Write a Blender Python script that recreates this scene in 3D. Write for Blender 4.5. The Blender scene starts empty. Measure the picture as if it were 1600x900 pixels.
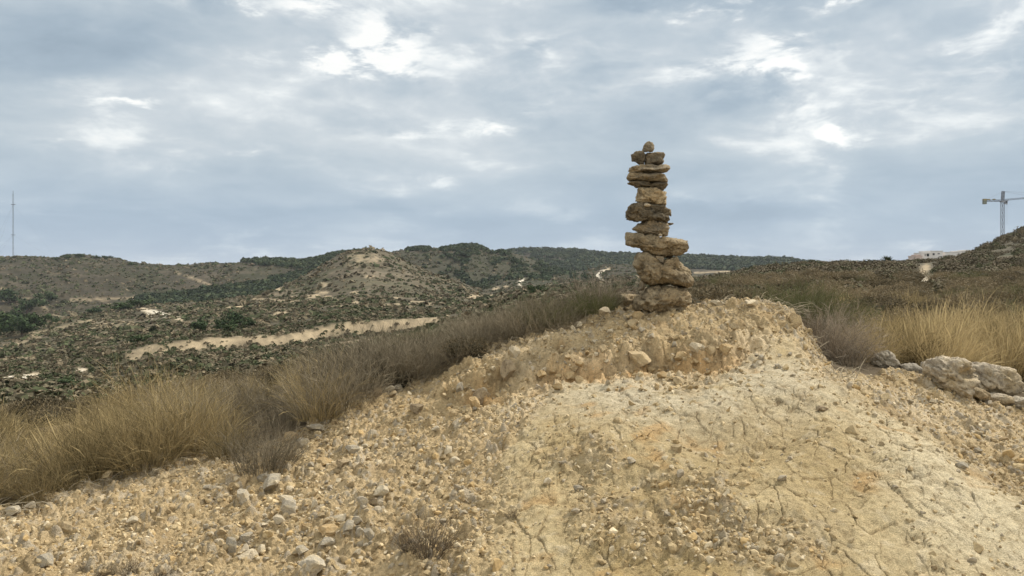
import bpy, bmesh, math, random
import numpy as np
from mathutils import Vector

R = np.random.default_rng(7)
random.seed(7)
scene = bpy.context.scene
COL = scene.collection
F = 1232.0      # focal length of the camera in photo pixels
CZ = 1.6        # eye height
HY = 430.0      # image row of the horizon
HAZE = 0.00007


# ---------------------------------------------------------------- numeric helpers
def _hash(ix, iy, seed):
    h = (ix.astype(np.int64) * 374761393 + iy.astype(np.int64) * 668265263 + seed * 1442695041) & 0xFFFFFFFF
    h = ((h ^ (h >> 13)) * 1274126177) & 0xFFFFFFFF
    h = h ^ (h >> 16)
    return h


def rnd2(ix, iy, seed):
    return _hash(ix, iy, seed).astype(np.float64) / 4294967295.0


def perlin2(x, y, seed=0):
    x0 = np.floor(x); y0 = np.floor(y)
    fx = x - x0; fy = y - y0
    ix = x0.astype(np.int64); iy = y0.astype(np.int64)
    u = fx * fx * fx * (fx * (fx * 6 - 15) + 10)
    v = fy * fy * fy * (fy * (fy * 6 - 15) + 10)

    def g(dx, dy):
        a = rnd2(ix + dx, iy + dy, seed) * 2 * np.pi
        return np.cos(a) * (fx - dx) + np.sin(a) * (fy - dy)
    a = g(0, 0); b = g(1, 0); c = g(0, 1); d = g(1, 1)
    return ((a + (b - a) * u) + ((c + (d - c) * u) - (a + (b - a) * u)) * v) * 1.5


def fbm(x, y, octv=4, seed=0, gain=0.5, lac=2.03, ridged=False):
    s = np.zeros_like(x); a = 1.0; n = 0.0
    for i in range(octv):
        p = perlin2(x + 17.3 * i, y - 9.1 * i, seed + i * 31)
        if ridged:
            p = 1 - 2 * np.abs(p)
        s += a * p; n += a
        x = x * lac; y = y * lac; a *= gain
    return s / n


def voronoi2(x, y, seed=0, jit=0.95):
    """F1, F2 and a random number of the nearest cell."""
    x0 = np.floor(x).astype(np.int64); y0 = np.floor(y).astype(np.int64)
    f1 = np.full(x.shape, 9.0); f2 = np.full(x.shape, 9.0); cid = np.zeros(x.shape)
    for dx in (-1, 0, 1):
        for dy in (-1, 0, 1):
            cx = x0 + dx; cy = y0 + dy
            px_ = cx + 0.5 + (rnd2(cx, cy, seed) - .5) * jit
            py_ = cy + 0.5 + (rnd2(cx, cy, seed + 5) - .5) * jit
            d = np.hypot(px_ - x, py_ - y)
            near = d < f1
            f2 = np.where(near, f1, np.minimum(f2, d))
            cid = np.where(near, rnd2(cx, cy, seed + 9), cid)
            f1 = np.where(near, d, f1)
    return f1, f2, cid


def sstep(a, b, x):
    t = np.clip((x - a) / (b - a), 0, 1)
    return t * t * (3 - 2 * t)


def pchip(xk, yk, x):
    """monotone cubic interpolation, clamped outside"""
    xk = np.asarray(xk, float); yk = np.asarray(yk, float)
    h = np.diff(xk); d = np.diff(yk) / h
    m = np.zeros_like(yk)
    m[0] = d[0]; m[-1] = d[-1]
    w1 = 2 * h[1:] + h[:-1]; w2 = h[1:] + 2 * h[:-1]
    ok = (d[1:] * d[:-1]) > 0
    dd0 = np.where(ok, d[:-1], 1); dd1 = np.where(ok, d[1:], 1)
    m[1:-1] = np.where(ok, (w1 + w2) / (w1 / dd0 + w2 / dd1), 0)
    x = np.clip(x, xk[0], xk[-1])
    i = np.clip(np.searchsorted(xk, x) - 1, 0, len(h) - 1)
    t = (x - xk[i]) / h[i]
    t2 = t * t; t3 = t2 * t
    return ((2 * t3 - 3 * t2 + 1) * yk[i] + (t3 - 2 * t2 + t) * h[i] * m[i]
            + (-2 * t3 + 3 * t2) * yk[i + 1] + (t3 - t2) * h[i] * m[i + 1])


def zof(py, D):
    return CZ - (py - HY) / F * D


def pyof(z, D):
    return HY + (CZ - z) / D * F


# ---------------------------------------------------------------- object helpers
def tag(o, label=None, cat=None, group=None, kind=None):
    if label: o['label'] = label
    if cat: o['category'] = cat
    if group: o['group'] = group
    if kind: o['kind'] = kind
    return o


def np_mesh(name, V, Fc, mat=None, cols=None, smooth=False):
    """mesh from arrays: V (n,3); Fc (m,3) or (m,4)"""
    me = bpy.data.meshes.new(name)
    V = np.ascontiguousarray(V, dtype=np.float32); Fc = np.ascontiguousarray(Fc, dtype=np.int32)
    k = Fc.shape[1]
    me.vertices.add(len(V)); me.vertices.foreach_set('co', V.ravel())
    me.loops.add(Fc.size); me.loops.foreach_set('vertex_index', Fc.ravel())
    me.polygons.add(len(Fc))
    me.polygons.foreach_set('loop_start', np.arange(0, Fc.size, k, dtype=np.int32))
    me.polygons.foreach_set('loop_total', np.full(len(Fc), k, dtype=np.int32))
    me.polygons.foreach_set('use_smooth', np.full(len(Fc), smooth, dtype=bool))
    me.update(calc_edges=True)
    if cols is not None:
        at = me.attributes.new('Col', 'FLOAT_COLOR', 'POINT')
        c4 = np.ones((len(V), 4), dtype=np.float32); c4[:, :3] = cols
        at.data.foreach_set('color', c4.ravel())
    if mat: me.materials.append(mat)
    return me


def link(name, me, parent=None, loc=None):
    o = bpy.data.objects.new(name, me); COL.objects.link(o)
    if parent: o.parent = parent
    if loc is not None: o.location = loc
    return o


def empty(name, loc=(0, 0, 0)):
    o = bpy.data.objects.new(name, None); COL.objects.link(o); o.location = loc
    o.empty_display_size = 0.2
    return o


def bm_obj(name, bm, mat, parent=None, loc=None, smooth=False):
    me = bpy.data.meshes.new(name); bm.to_mesh(me); bm.free()
    if smooth:
        for p in me.polygons: p.use_smooth = True
    me.materials.append(mat)
    return link(name, me, parent, loc)


def bm_box(bm, x0, x1, y0, y1, z0, z1):
    r = bmesh.ops.create_cube(bm, size=1.0)
    for v in r['verts']:
        v.co = Vector(((x0 + x1) / 2 + v.co.x * (x1 - x0), (y0 + y1) / 2 + v.co.y * (y1 - y0), (z0 + z1) / 2 + v.co.z * (z1 - z0)))


def bm_bar(bm, a, b, w):
    a = Vector(a); b = Vector(b); d = b - a
    if d.length < 1e-6: return
    q = d.to_track_quat('Z', 'Y')
    r = bmesh.ops.create_cube(bm, size=1.0)
    for v in r['verts']:
        v.co = a + d / 2 + q @ Vector((v.co.x * w, v.co.y * w, v.co.z * d.length))


# ---------------------------------------------------------------- materials
def new_mat(name):
    m = bpy.data.materials.new(name); m.use_nodes = True
    nt = m.node_tree
    b = nt.nodes['Principled BSDF']
    b.inputs['Roughness'].default_value = 0.95
    b.inputs['Specular IOR Level'].default_value = 0.15
    return m, nt, b


def node(nt, t, **kw):
    n = nt.nodes.new(t)
    for k, v in kw.items(): setattr(n, k, v)
    return n


def noise_node(nt, scale, detail=6, rough=0.6, coord='Object', dist=0.0):
    tc = node(nt, 'ShaderNodeTexCoord'); n = node(nt, 'ShaderNodeTexNoise')
    n.inputs['Scale'].default_value = scale; n.inputs['Detail'].default_value = detail
    n.inputs['Roughness'].default_value = rough; n.inputs['Distortion'].default_value = dist
    nt.links.new(tc.outputs[coord], n.inputs['Vector'])
    return n


def ramp(nt, src, stops):
    r = node(nt, 'ShaderNodeValToRGB')
    e = r.color_ramp.elements
    while len(e) > 1: e.remove(e[-1])
    e[0].position = stops[0][0]; e[0].color = (*stops[0][1], 1)
    for p, c in stops[1:]:
        k = e.new(p); k.color = (*c, 1)
    nt.links.new(src, r.inputs['Fac'])
    return r


def mixc(nt, a, b, fac, mode='MIX'):
    n = node(nt, 'ShaderNodeMix', data_type='RGBA', blend_type=mode)
    for s, v in ((n.inputs[0], fac), (n.inputs[6], a), (n.inputs[7], b)):
        if hasattr(v, 'is_linked') or isinstance(v, bpy.types.NodeSocket): nt.links.new(v, s)
        elif isinstance(v, tuple): s.default_value = (*v, 1)
        else: s.default_value = v
    return n.outputs[2]


def attr_col(nt):
    a = node(nt, 'ShaderNodeAttribute'); a.attribute_name = 'Col'
    return a.outputs['Color']


def bump(nt, b, src, strength, dist):
    n = node(nt, 'ShaderNodeBump'); n.inputs['Strength'].default_value = strength; n.inputs['Distance'].default_value = dist
    nt.links.new(src, n.inputs['Height'])
    nt.links.new(n.outputs[0], b.inputs['Normal'])
    return n


# near ground: vertex colours carry the kinds of soil, fine grain from noise
M_ground, nt, b = new_mat('soil')
n1 = noise_node(nt, 28, 8, 0.7); n2 = noise_node(nt, 160, 4, 0.7)
c = mixc(nt, attr_col(nt), ramp(nt, n1.outputs[0], [(.3, (.66, .61, .54)), (.5, (1.06, 1.06, 1.06)), (.72, (1.32, 1.29, 1.24))]).outputs[0], 1.0, 'MULTIPLY')
c = mixc(nt, c, ramp(nt, n2.outputs[0], [(.32, (.68, .65, .60)), (.5, (1.08, 1.08, 1.08)), (.68, (1.32, 1.31, 1.28))]).outputs[0], 1.0, 'MULTIPLY')
nt.links.new(c, b.inputs['Base Color'])
ad = node(nt, 'ShaderNodeMath', operation='ADD'); nt.links.new(n1.outputs[0], ad.inputs[0]); nt.links.new(n2.outputs[0], ad.inputs[1])
bump(nt, b, ad.outputs[0], 0.9, 0.022)

M_hills, nt, b = new_mat('hill_soil')
n1 = noise_node(nt, .35, 8, 0.65)
c = mixc(nt, attr_col(nt), ramp(nt, n1.outputs[0], [(.3, (.65, .65, .65)), (.5, (1, 1, 1)), (.7, (1.35, 1.33, 1.3))]).outputs[0], 1.0, 'MULTIPLY')
nt.links.new(c, b.inputs['Base Color'])
bump(nt, b, n1.outputs[0], 0.6, 0.6)


def rock_mat(name, stops, spots, sc=1.0, bumpd=0.02):
    m, nt, b = new_mat(name)
    n1 = noise_node(nt, 9 * sc, 8, 0.65, dist=.3); n2 = noise_node(nt, 62 * sc, 6, 0.7); n3 = noise_node(nt, 4.5 * sc, 5, 0.6)
    c = ramp(nt, n1.outputs[0], stops).outputs[0]
    f = ramp(nt, n3.outputs[0], [(.46, (0, 0, 0)), (.62, (1, 1, 1))]).outputs[0]
    c = mixc(nt, c, spots, f)
    c = mixc(nt, c, ramp(nt, n2.outputs[0], [(.32, (.35, .33, .3)), (.45, (.95, .95, .95)), (.7, (1.3, 1.28, 1.24))]).outputs[0], 1.0, 'MULTIPLY')
    oi = node(nt, 'ShaderNodeObjectInfo')
    c = mixc(nt, c, ramp(nt, oi.outputs['Random'], [(0, (.8, .8, .8)), (1, (1.15, 1.13, 1.1))]).outputs[0], 1.0, 'MULTIPLY')
    nt.links.new(c, b.inputs['Base Color'])
    ad = node(nt, 'ShaderNodeMath', operation='ADD'); nt.links.new(n1.outputs[0], ad.inputs[0]); nt.links.new(n2.outputs[0], ad.inputs[1])
    bump(nt, b, ad.outputs[0], 0.9, bumpd)
    return m


M_tan = rock_mat('tan_limestone', [(.3, (.15, .115, .07)), (.5, (.43, .345, .22)), (.7, (.70, .59, .41))], (.42, .32, .19), .8, .04)
M_dark = rock_mat('dark_lichen_limestone', [(.3, (.07, .055, .035)), (.5, (.24, .19, .12)), (.7, (.50, .39, .25))], (.13, .11, .078), .8, .04)
M_mid = rock_mat('brown_limestone', [(.3, (.13, .10, .06)), (.5, (.38, .295, .18)), (.7, (.62, .49, .32))], (.25, .21, .15), .8, .04)
M_grey = rock_mat('grey_limestone', [(.3, (.2, .175, .135)), (.5, (.42, .37, .29)), (.7, (.58, .53, .43))], (.33, .29, .225))
M_pale = rock_mat('pale_limestone', [(.3, (.33, .27, .19)), (.5, (.55, .47, .35)), (.7, (.68, .6, .47))], (.45, .36, .23))
M_ochre = rock_mat('ochre_stone', [(.3, (.3, .17, .06)), (.5, (.46, .28, .10)), (.7, (.55, .38, .18))], (.38, .2, .08))
M_lichen = rock_mat('boulder_limestone', [(.3, (.16, .135, .10)), (.5, (.43, .37, .28)), (.7, (.66, .60, .49))], (.38, .305, .19), .8)

def dusty_mat(name, lo, hi, dust):
    m, nt, b = new_mat(name)
    n1 = noise_node(nt, 1.6, 7, 0.65, dist=.4); n2 = noise_node(nt, 7, 6, 0.7); n3 = noise_node(nt, .9, 4, 0.6)
    c = ramp(nt, n1.outputs[0], [(.34, lo), (.66, hi)]).outputs[0]
    c = mixc(nt, c, dust, ramp(nt, n3.outputs[0], [(.45, (0, 0, 0)), (.65, (.7, .7, .7))]).outputs[0])
    c = mixc(nt, c, ramp(nt, n2.outputs[0], [(.33, (.62, .6, .56)), (.46, (1, 1, 1)), (.7, (1.2, 1.19, 1.16))]).outputs[0], 1.0, 'MULTIPLY')
    oi = node(nt, 'ShaderNodeObjectInfo')
    c = mixc(nt, c, ramp(nt, oi.outputs['Random'], [(0, (.85, .85, .85)), (1, (1.12, 1.11, 1.09))]).outputs[0], 1.0, 'MULTIPLY')
    nt.links.new(c, b.inputs['Base Color'])
    ad = node(nt, 'ShaderNodeMath', operation='ADD'); nt.links.new(n1.outputs[0], ad.inputs[0]); nt.links.new(n2.outputs[0], ad.inputs[1])
    bump(nt, b, ad.outputs[0], 0.8, 0.012)
    return m


L_grey = dusty_mat('dusty_grey_stone', (.30, .26, .20), (.46, .41, .32), (.45, .36, .22))
L_pale = dusty_mat('dusty_pale_stone', (.46, .38, .26), (.66, .57, .42), (.52, .42, .26))
L_tan = dusty_mat('dusty_tan_stone', (.34, .25, .14), (.52, .41, .25), (.48, .37, .21))
L_ochre = dusty_mat('dusty_ochre_stone', (.34, .23, .11), (.50, .36, .19), (.46, .36, .21))
L_mid = dusty_mat('dusty_brown_stone', (.20, .15, .09), (.36, .28, .18), (.40, .31, .19))

M_gravel, nt, b = new_mat('gravel_stone')
n1 = noise_node(nt, 60, 4, 0.6)
c = mixc(nt, attr_col(nt), ramp(nt, n1.outputs[0], [(.3, (.7, .7, .7)), (.7, (1.25, 1.25, 1.25))]).outputs[0], 1.0, 'MULTIPLY')
nt.links.new(c, b.inputs['Base Color']); bump(nt, b, n1.outputs[0], .4, .01)


def plant_mat(name, lo, hi, trans=0.25, own=.4):
    """blade colour from the per-blade attribute (0..1 in red) and the plant's own random number"""
    m, nt, b = new_mat(name)
    sep = node(nt, 'ShaderNodeSeparateColor'); nt.links.new(attr_col(nt), sep.inputs[0])
    oi = node(nt, 'ShaderNodeObjectInfo')
    ad = node(nt, 'ShaderNodeMath', operation='MULTIPLY_ADD')
    nt.links.new(oi.outputs['Random'], ad.inputs[0]); ad.inputs[1].default_value = own
    k = node(nt, 'ShaderNodeMath', operation='MULTIPLY_ADD'); nt.links.new(sep.outputs[0], k.inputs[0]); k.inputs[1].default_value = .75; k.inputs[2].default_value = -.1
    nt.links.new(k.outputs[0], ad.inputs[2])
    r = ramp(nt, ad.outputs[0], [(0, lo), (.5, tuple((x + y) / 2 for x, y in zip(lo, hi))), (1, hi)])
    nt.links.new(r.outputs[0], b.inputs['Base Color'])
    tr = node(nt, 'ShaderNodeBsdfTranslucent'); nt.links.new(r.outputs[0], tr.inputs[0])
    mx = node(nt, 'ShaderNodeMixShader'); mx.inputs[0].default_value = trans
    nt.links.new(b.outputs[0], mx.inputs[1]); nt.links.new(tr.outputs[0], mx.inputs[2])
    nt.links.new(mx.outputs[0], nt.nodes['Material Output'].inputs['Surface'])
    return m


M_grass = plant_mat('dry_grass', (.05, .041, .02), (.52, .40, .20), .25, .6)
M_straw = plant_mat('straw_grass', (.08, .063, .028), (.58, .45, .235), .3, .6)
M_twig = plant_mat('grey_brown_twigs', (.045, .038, .025), (.33, .275, .185), .12, .6)
M_dead = plant_mat('dead_grey_twigs', (.08, .065, .045), (.42, .345, .255), .1, .5)
M_heath = plant_mat('heath_twigs', (.04, .034, .019), (.27, .21, .125), .12, .6)
M_olive = plant_mat('olive_shrub_leaves', (.06, .062, .025), (.19, .185, .085), .2)

M_leaf, nt, b = new_mat('scrub_leaves')
nt.links.new(attr_col(nt), b.inputs['Base Color'])
M_pine, nt, b = new_mat('pine_needles')
oi = node(nt, 'ShaderNodeObjectInfo')
c = mixc(nt, attr_col(nt), ramp(nt, oi.outputs['Random'], [(0, (.8, .85, .8)), (1, (1.25, 1.2, 1.1))]).outputs[0], 1.0, 'MULTIPLY')
nt.links.new(c, b.inputs['Base Color'])
M_bark, nt, b = new_mat('bark')
n1 = noise_node(nt, 3, 5)
nt.links.new(ramp(nt, n1.outputs[0], [(.3, (.05, .035, .025)), (.7, (.14, .1, .07))]).outputs[0], b.inputs['Base Color'])


def plain(name, c, rough=.7, var=.15, sc=2.0):
    m, nt, b = new_mat(name)
    n1 = noise_node(nt, sc, 5)
    nt.links.new(ramp(nt, n1.outputs[0], [(.3, tuple(x * (1 - var) for x in c)), (.7, tuple(x * (1 + var) for x in c))]).outputs[0], b.inputs['Base Color'])
    b.inputs['Roughness'].default_value = rough
    return m


M_white = plain('white_render', (.74, .70, .66), .9, .06, .5)
M_pinkw = plain('pinkish_render', (.62, .50, .44), .9, .06, .5)
M_glass = plain('dark_window_glass', (.03, .035, .04), .2)
M_steel = plain('grey_steel', (.30, .31, .33), .5)
M_mast = plain('mast_paint', (.16, .17, .20), .5)
M_crane = plain('crane_paint', (.13, .13, .14), .5)
M_yellow = plain('dull_yellow_paint', (.30, .25, .12), .5)
M_conc = plain('concrete', (.20, .21, .16), .9)

# ---------------------------------------------------------------- terrain shape
# each curve: (px, row in the photo, depth in metres) -> a line over the ground; heights are interpolated between the curves
curves = [
    [(-400, 900, 3.9), (0, 900, 3.9), (400, 900, 3.8), (800, 900, 3.5), (1200, 900, 3.3), (1600, 900, 3.3), (2000, 940, 3.3)],
    [(-400, 812, 5.0), (0, 802, 5.1), (200, 795, 4.9), (400, 790, 4.7), (800, 790, 4.15), (1000, 790, 3.9), (1200, 790, 3.8), (1600, 790, 3.8), (2000, 830, 3.8)],
    [(-400, 780, 5.9), (0, 770, 5.9), (200, 738, 5.8), (400, 705, 5.85), (600, 690, 5.5), (800, 685, 5.0), (1000, 690, 4.55), (1200, 695, 4.4), (1400, 700, 4.5), (1600, 710, 4.7), (2000, 760, 4.8)],
    [(-400, 735, 7.0), (0, 725, 7.0), (200, 695, 6.8), (400, 660, 6.7), (569, 618, 6.6), (691, 610, 6.35), (800, 606, 6.05), (1000, 600, 5.7), (1200, 600, 5.5), (1300, 606, 5.5), (1450, 628, 5.6), (1600, 668, 5.6), (2000, 720, 5.7)],
    [(-400, 706, 8.2), (0, 696, 8.2), (200, 668, 8), (400, 640, 7.6), (569, 600, 7.3), (691, 577, 7.0), (770, 560, 6.75), (850, 545, 6.6), (1000, 535, 6.4), (1150, 530, 6.3), (1240, 535, 6.3), (1300, 566, 6.3), (1450, 594, 6.5), (1600, 640, 6.35), (2000, 680, 6.4)],
    [(-400, 690, 9.5), (0, 680, 9.5), (200, 655, 9), (400, 622, 8.4), (569, 585, 8.0), (691, 560, 7.7), (770, 542, 7.4), (821, 522, 7.35), (890, 505, 7.25), (931, 491, 7.2), (986, 484, 7.1), (1100, 476, 7.0), (1180, 474, 6.95), (1235, 484, 6.95), (1262, 520, 6.95), (1300, 556, 7.0), (1450, 576, 7.2), (1600, 600, 7.2), (2000, 640, 7.2)],
    [(-400, 680, 12), (0, 672, 12), (200, 645, 11.5), (400, 612, 10.5), (569, 580, 9.6), (691, 560, 9), (821, 535, 8.6), (931, 522, 8.4), (986, 515, 8.3), (1100, 505, 8.3), (1200, 510, 8.4), (1262, 530, 8.5), (1450, 545, 8.8), (1600, 560, 9), (2000, 570, 9)],
    [(-400, 665, 22), (0, 655, 22), (200, 632, 22), (400, 604, 20), (569, 572, 18), (691, 548, 17), (821, 525, 16), (931, 505, 16), (1100, 496, 16), (1262, 495, 16), (1450, 493, 16), (1600, 497, 16), (2000, 500, 16)],
    [(-400, 640, 60), (0, 626, 60), (200, 610, 60), (400, 590, 58), (600, 545, 55), (700, 522, 50), (800, 497, 45), (900, 477, 40), (985, 470, 40), (1080, 468, 40), (1240, 460, 40), (1400, 457, 40), (1600, 455, 40), (2000, 450, 40)],
    [(-400, 602, 110), (0, 591, 110), (200, 563, 120), (240, 556, 120), (400, 546, 124), (520, 532, 130), (650, 516, 138), (700, 502, 138), (800, 479, 90), (900, 467, 60), (985, 464, 60), (1080, 452, 60), (1240, 441, 60), (1400, 439, 60), (1600, 436, 60), (2000, 425, 60)],
    [(-400, 599, 112), (0, 586, 114), (190, 556, 122), (235, 541, 123), (260, 537, 123), (340, 530, 126), (440, 525, 128), (490, 513, 133), (520, 506, 134), (560, 504, 136), (680, 498, 142), (750, 485, 145), (800, 475, 100), (900, 464, 66), (985, 463, 66), (1080, 447, 70), (1240, 434, 70), (1400, 430, 70), (1600, 424, 70), (2000, 400, 70)],
    [(-400, 570, 200), (0, 560, 200), (200, 530, 190), (400, 505, 190), (560, 491, 190), (680, 490, 200), (750, 478, 200), (800, 468, 170), (850, 465, 150), (900, 461, 120), (985, 458, 110), (1080, 442, 90), (1240, 424, 100), (1400, 419, 100), (1450, 418, 100), (1500, 412, 100), (1550, 405, 100), (1600, 399, 100), (2000, 340, 110)],
    [(-400, 545, 260), (0, 536, 260), (130, 516, 260), (220, 501, 260), (300, 491, 265), (400, 482, 270), (500, 471, 270), (570, 462, 270), (640, 466, 270), (700, 471, 270), (760, 474, 270), (800, 464, 260), (850, 458, 240), (900, 452, 220), (985, 446, 200), (1080, 440, 115), (1240, 416, 130), (1400, 413, 130), (1450, 411, 130), (1500, 403, 135), (1530, 393, 140), (1560, 378, 140), (1600, 361, 150), (1700, 335, 160), (2000, 290, 170)],
    [(-400, 535, 300), (0, 520, 300), (60, 515, 300), (130, 498, 310), (220, 483, 320), (300, 478, 330), (350, 473, 340), (400, 465, 350), (440, 450, 370), (480, 432, 390), (520, 408, 410), (545, 397, 420), (575, 392, 430), (600, 397, 430), (640, 414, 430), (680, 431, 430), (720, 443, 430), (760, 464, 430), (800, 457, 430), (850, 450, 430), (900, 446, 430), (985, 440, 430), (1080, 440, 250), (1240, 425, 260), (1400, 425, 260), (1440, 413, 290), (1530, 411, 290), (1600, 408, 290), (2000, 390, 290)],
    [(-400, 520, 440), (0, 508, 440), (130, 500, 450), (220, 492, 460), (300, 484, 470), (400, 474, 490), (500, 462, 520), (570, 455, 540), (640, 448, 550), (700, 452, 550), (760, 452, 550), (800, 441, 550), (850, 440, 550), (900, 438, 560), (985, 428, 580), (1080, 432, 500), (1240, 428, 500), (1440, 412, 450), (1600, 405, 460), (2000, 400, 460)],
    [(-400, 408, 720), (0, 405, 720), (40, 404, 720), (90, 406, 720), (110, 402, 720), (150, 404, 720), (185, 407, 720), (200, 412, 720), (235, 416, 720), (280, 418, 720), (350, 415, 720), (420, 413, 720), (470, 412, 730), (500, 407, 740), (540, 399, 750), (560, 396, 750), (600, 397, 750), (640, 393, 750), (700, 391, 750), (740, 390, 750), (760, 396, 750), (790, 399, 750), (830, 409, 750), (870, 424, 750), (897, 429, 760), (950, 417, 780), (985, 417, 780), (1080, 426, 750), (1240, 429, 750), (1600, 425, 750), (2000, 420, 750)],
    [(-400, 440, 1000), (300, 440, 1000), (700, 425, 1000), (800, 428, 980), (870, 431, 960), (900, 429, 950), (985, 426, 950), (1080, 426, 950), (1240, 428, 950), (2000, 425, 950)],
    [(-400, 425, 1500), (500, 425, 1500), (700, 410, 1500), (770, 401, 1500), (800, 395, 1500), (840, 393, 1500), (880, 394, 1500), (920, 397, 1500), (940, 401, 1500), (1000, 402, 1500), (1080, 404, 1500), (1130, 407, 1500), (1160, 408, 1500), (1230, 409, 1500), (1260, 414, 1500), (1400, 424, 1500), (2000, 424, 1500)],
    [(-400, 431, 2500), (2000, 431, 2500)],
    [(-400, 430.8, 9000), (2000, 430.8, 9000)],
]

U_in = np.linspace(-0.75, 0.75, 1501)
outer = 0.75 + (np.linspace(0, 1, 41)[1:] ** 1.5) * 1.5
U = np.concatenate([-outer[::-1], U_in, outer])
Dn = np.concatenate([[0.5, 1.0, 1.6, 2.2, 2.7], np.exp(np.linspace(np.log(3.0), np.log(8.2), 600)),
                     np.exp(np.linspace(np.log(8.2), np.log(30.0), 171))[1:]])
Df = np.concatenate([np.exp(np.linspace(np.log(29.5), np.log(2500.0), 520)), [3500, 5000, 9000]])


def base_grid(U, D):
    PX = 800 + F * U
    K = len(curves)
    lk = np.zeros((K + 2, len(U))); zk = np.zeros((K + 2, len(U)))
    lk[0] = np.log(0.3); lk[1] = np.log(2.0); zk[0] = 0.0; zk[1] = 0.02
    for i, cv in enumerate(curves):
        cv = np.array(cv, float)
        py = pchip(cv[:, 0], cv[:, 1], PX); ld = pchip(cv[:, 0], np.log(cv[:, 2]), PX)
        lk[i + 2] = ld; zk[i + 2] = zof(py, np.exp(ld))
    lD = np.log(D)
    Z = np.zeros((len(D), len(U)))
    for c in range(len(U)):
        Z[:, c] = pchip(lk[:, c], zk[:, c], lD)
    return Z


Zn = base_grid(U, Dn)
UU, DD = np.meshgrid(U, Dn)
PXn = 800 + F * UU
PYn = np.clip(pyof(Zn, DD), 300, 4000)
X = UU * DD; Y = DD.copy()


def line(pts, px):
    p = np.array(pts, float)
    return np.interp(px, p[:, 0], p[:, 1])


EDGE = [(-600, 860), (-200, 812), (0, 796), (100, 768), (200, 735), (300, 715), (400, 703), (450, 688), (500, 660), (569, 618), (691, 577), (770, 542), (821, 522),
        (890, 505), (931, 491), (986, 479), (1100, 470), (1180, 468), (1240, 484), (1262, 520), (1300, 578), (1360, 588), (1400, 580), (1460, 600), (1520, 615), (1600, 642), (1800, 690), (2200, 760)]
# soil of the plants beyond the edge of the bare slope
veg = sstep(-5, 7, line(EDGE, PXn) - PYn + fbm(X * 2.2, Y * 2.2, 4, 3) * 14)
veg = np.where(DD > 7.25, np.maximum(veg, sstep(7.25, 7.6, DD)), veg)
veg = np.where(DD < 4.6, 0, veg)


def gpx(cx, cy, sx, sy, rot=0):
    a = math.radians(rot); dx = PXn - cx; dy = PYn - cy
    return np.exp(-(((dx * math.cos(a) + dy * math.sin(a)) / sx) ** 2 + ((-dx * math.sin(a) + dy * math.cos(a)) / sy) ** 2))


# where the slope is smooth cracked clay (1) and where rubble (0)
wob = fbm(X * 1.6, Y * 1.6, 4, 11) * 45
CL_TOP = [(700, 950), (760, 780), (800, 690), (850, 625), (900, 592), (960, 585), (1000, 592), (1080, 612), (1120, 590), (1160, 565), (1230, 530), (1290, 600), (1340, 632), (1400, 652), (1480, 700), (1560, 752), (1650, 805), (2200, 1000)]
clay = sstep(-14, 26, PYn - line(CL_TOP, PXn) + wob * .5) * sstep(690, 860, PXn + wob)
debris = sstep(0.0, .5, fbm(X * 1.1, Y * 1.1, 3, 21) + .9 * gpx(1150, 860, 230, 60) + .5 * gpx(900, 720, 110, 60) + .4 * gpx(1000, 800, 150, 70) - .36)
clay_s = clay * (1 - .75 * debris)

# ledge of rubble above an ochre hollow
LEDGE = [(560, 690), (640, 660), (690, 632), (740, 612), (800, 596), (870, 574), (920, 578), (990, 570), (1050, 556), (1100, 570), (1140, 560), (1170, 535), (1240, 505)]
led = line(LEDGE, PXn) - PYn + fbm(X * 3, Y * 3, 3, 33) * 12
lm = sstep(640, 720, PXn) * (1 - sstep(1150, 1230, PXn))
lnz = .55 + .75 * sstep(-.3, .4, fbm(X * 1.9, Y * 1.9, 3, 35))
dz = lm * lnz * (0.075 * sstep(-2, 10, led) * (1 - sstep(25, 80, led)) - 0.06 * np.exp(-((led + 10) / 11) ** 2))
band = np.exp(-((led - 6) / 26) ** 2) * lm
bx = X + fbm(X * 6, Y * 6, 3, 36) * .06; by = Y + fbm(X * 6, Y * 6, 3, 37) * .06
f1, f2, bid = voronoi2(bx * 8.5, by * 8.5, 38)
f1c, f2c, bid2 = voronoi2(bx * 19, by * 19, 39)
dz += band * ((bid - .5) * .10 * sstep(.02, .2, f2 - f1) + (bid2 - .5) * .055 * sstep(.02, .2, f2c - f1c))
block_tint = band * (bid * .6 + bid2 * .4 - .5)
# small swellings and hollows of the clay face
dz += .07 * gpx(1250, 622, 130, 24) - .11 * gpx(1190, 690, 110, 32, -6) - .07 * gpx(1090, 676, 50, 16)
dz += -.05 * gpx(1030, 760, 60, 20, 10) - .05 * gpx(1380, 840, 80, 22, 20) + .05 * gpx(1000, 850, 80, 30)
dz += .06 * gpx(1290, 690, 45, 30) + .05 * gpx(1420, 720, 160, 30, 32) - .05 * gpx(1480, 660, 130, 18, 28) - .05 * gpx(1330, 760, 60, 40)
dz += .04 * gpx(920, 700, 60, 30) - .035 * gpx(960, 760, 70, 25) + .05 * gpx(1100, 790, 90, 30)
bare = 1 - veg
dz += fbm(X * .9, Y * .9, 4, 40) * .055 * sstep(2, 3.4, DD)
dz += fbm(X * 4.2, Y * 4.2, 3, 45, .52) * .042 * bare * (1 - .35 * clay_s)
# billowy lumps in the clay
dz += (1 - np.abs(fbm(X * 2.4 + .3 * Y, Y * 2.4, 4, 52))) * .03 * clay * bare
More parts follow.
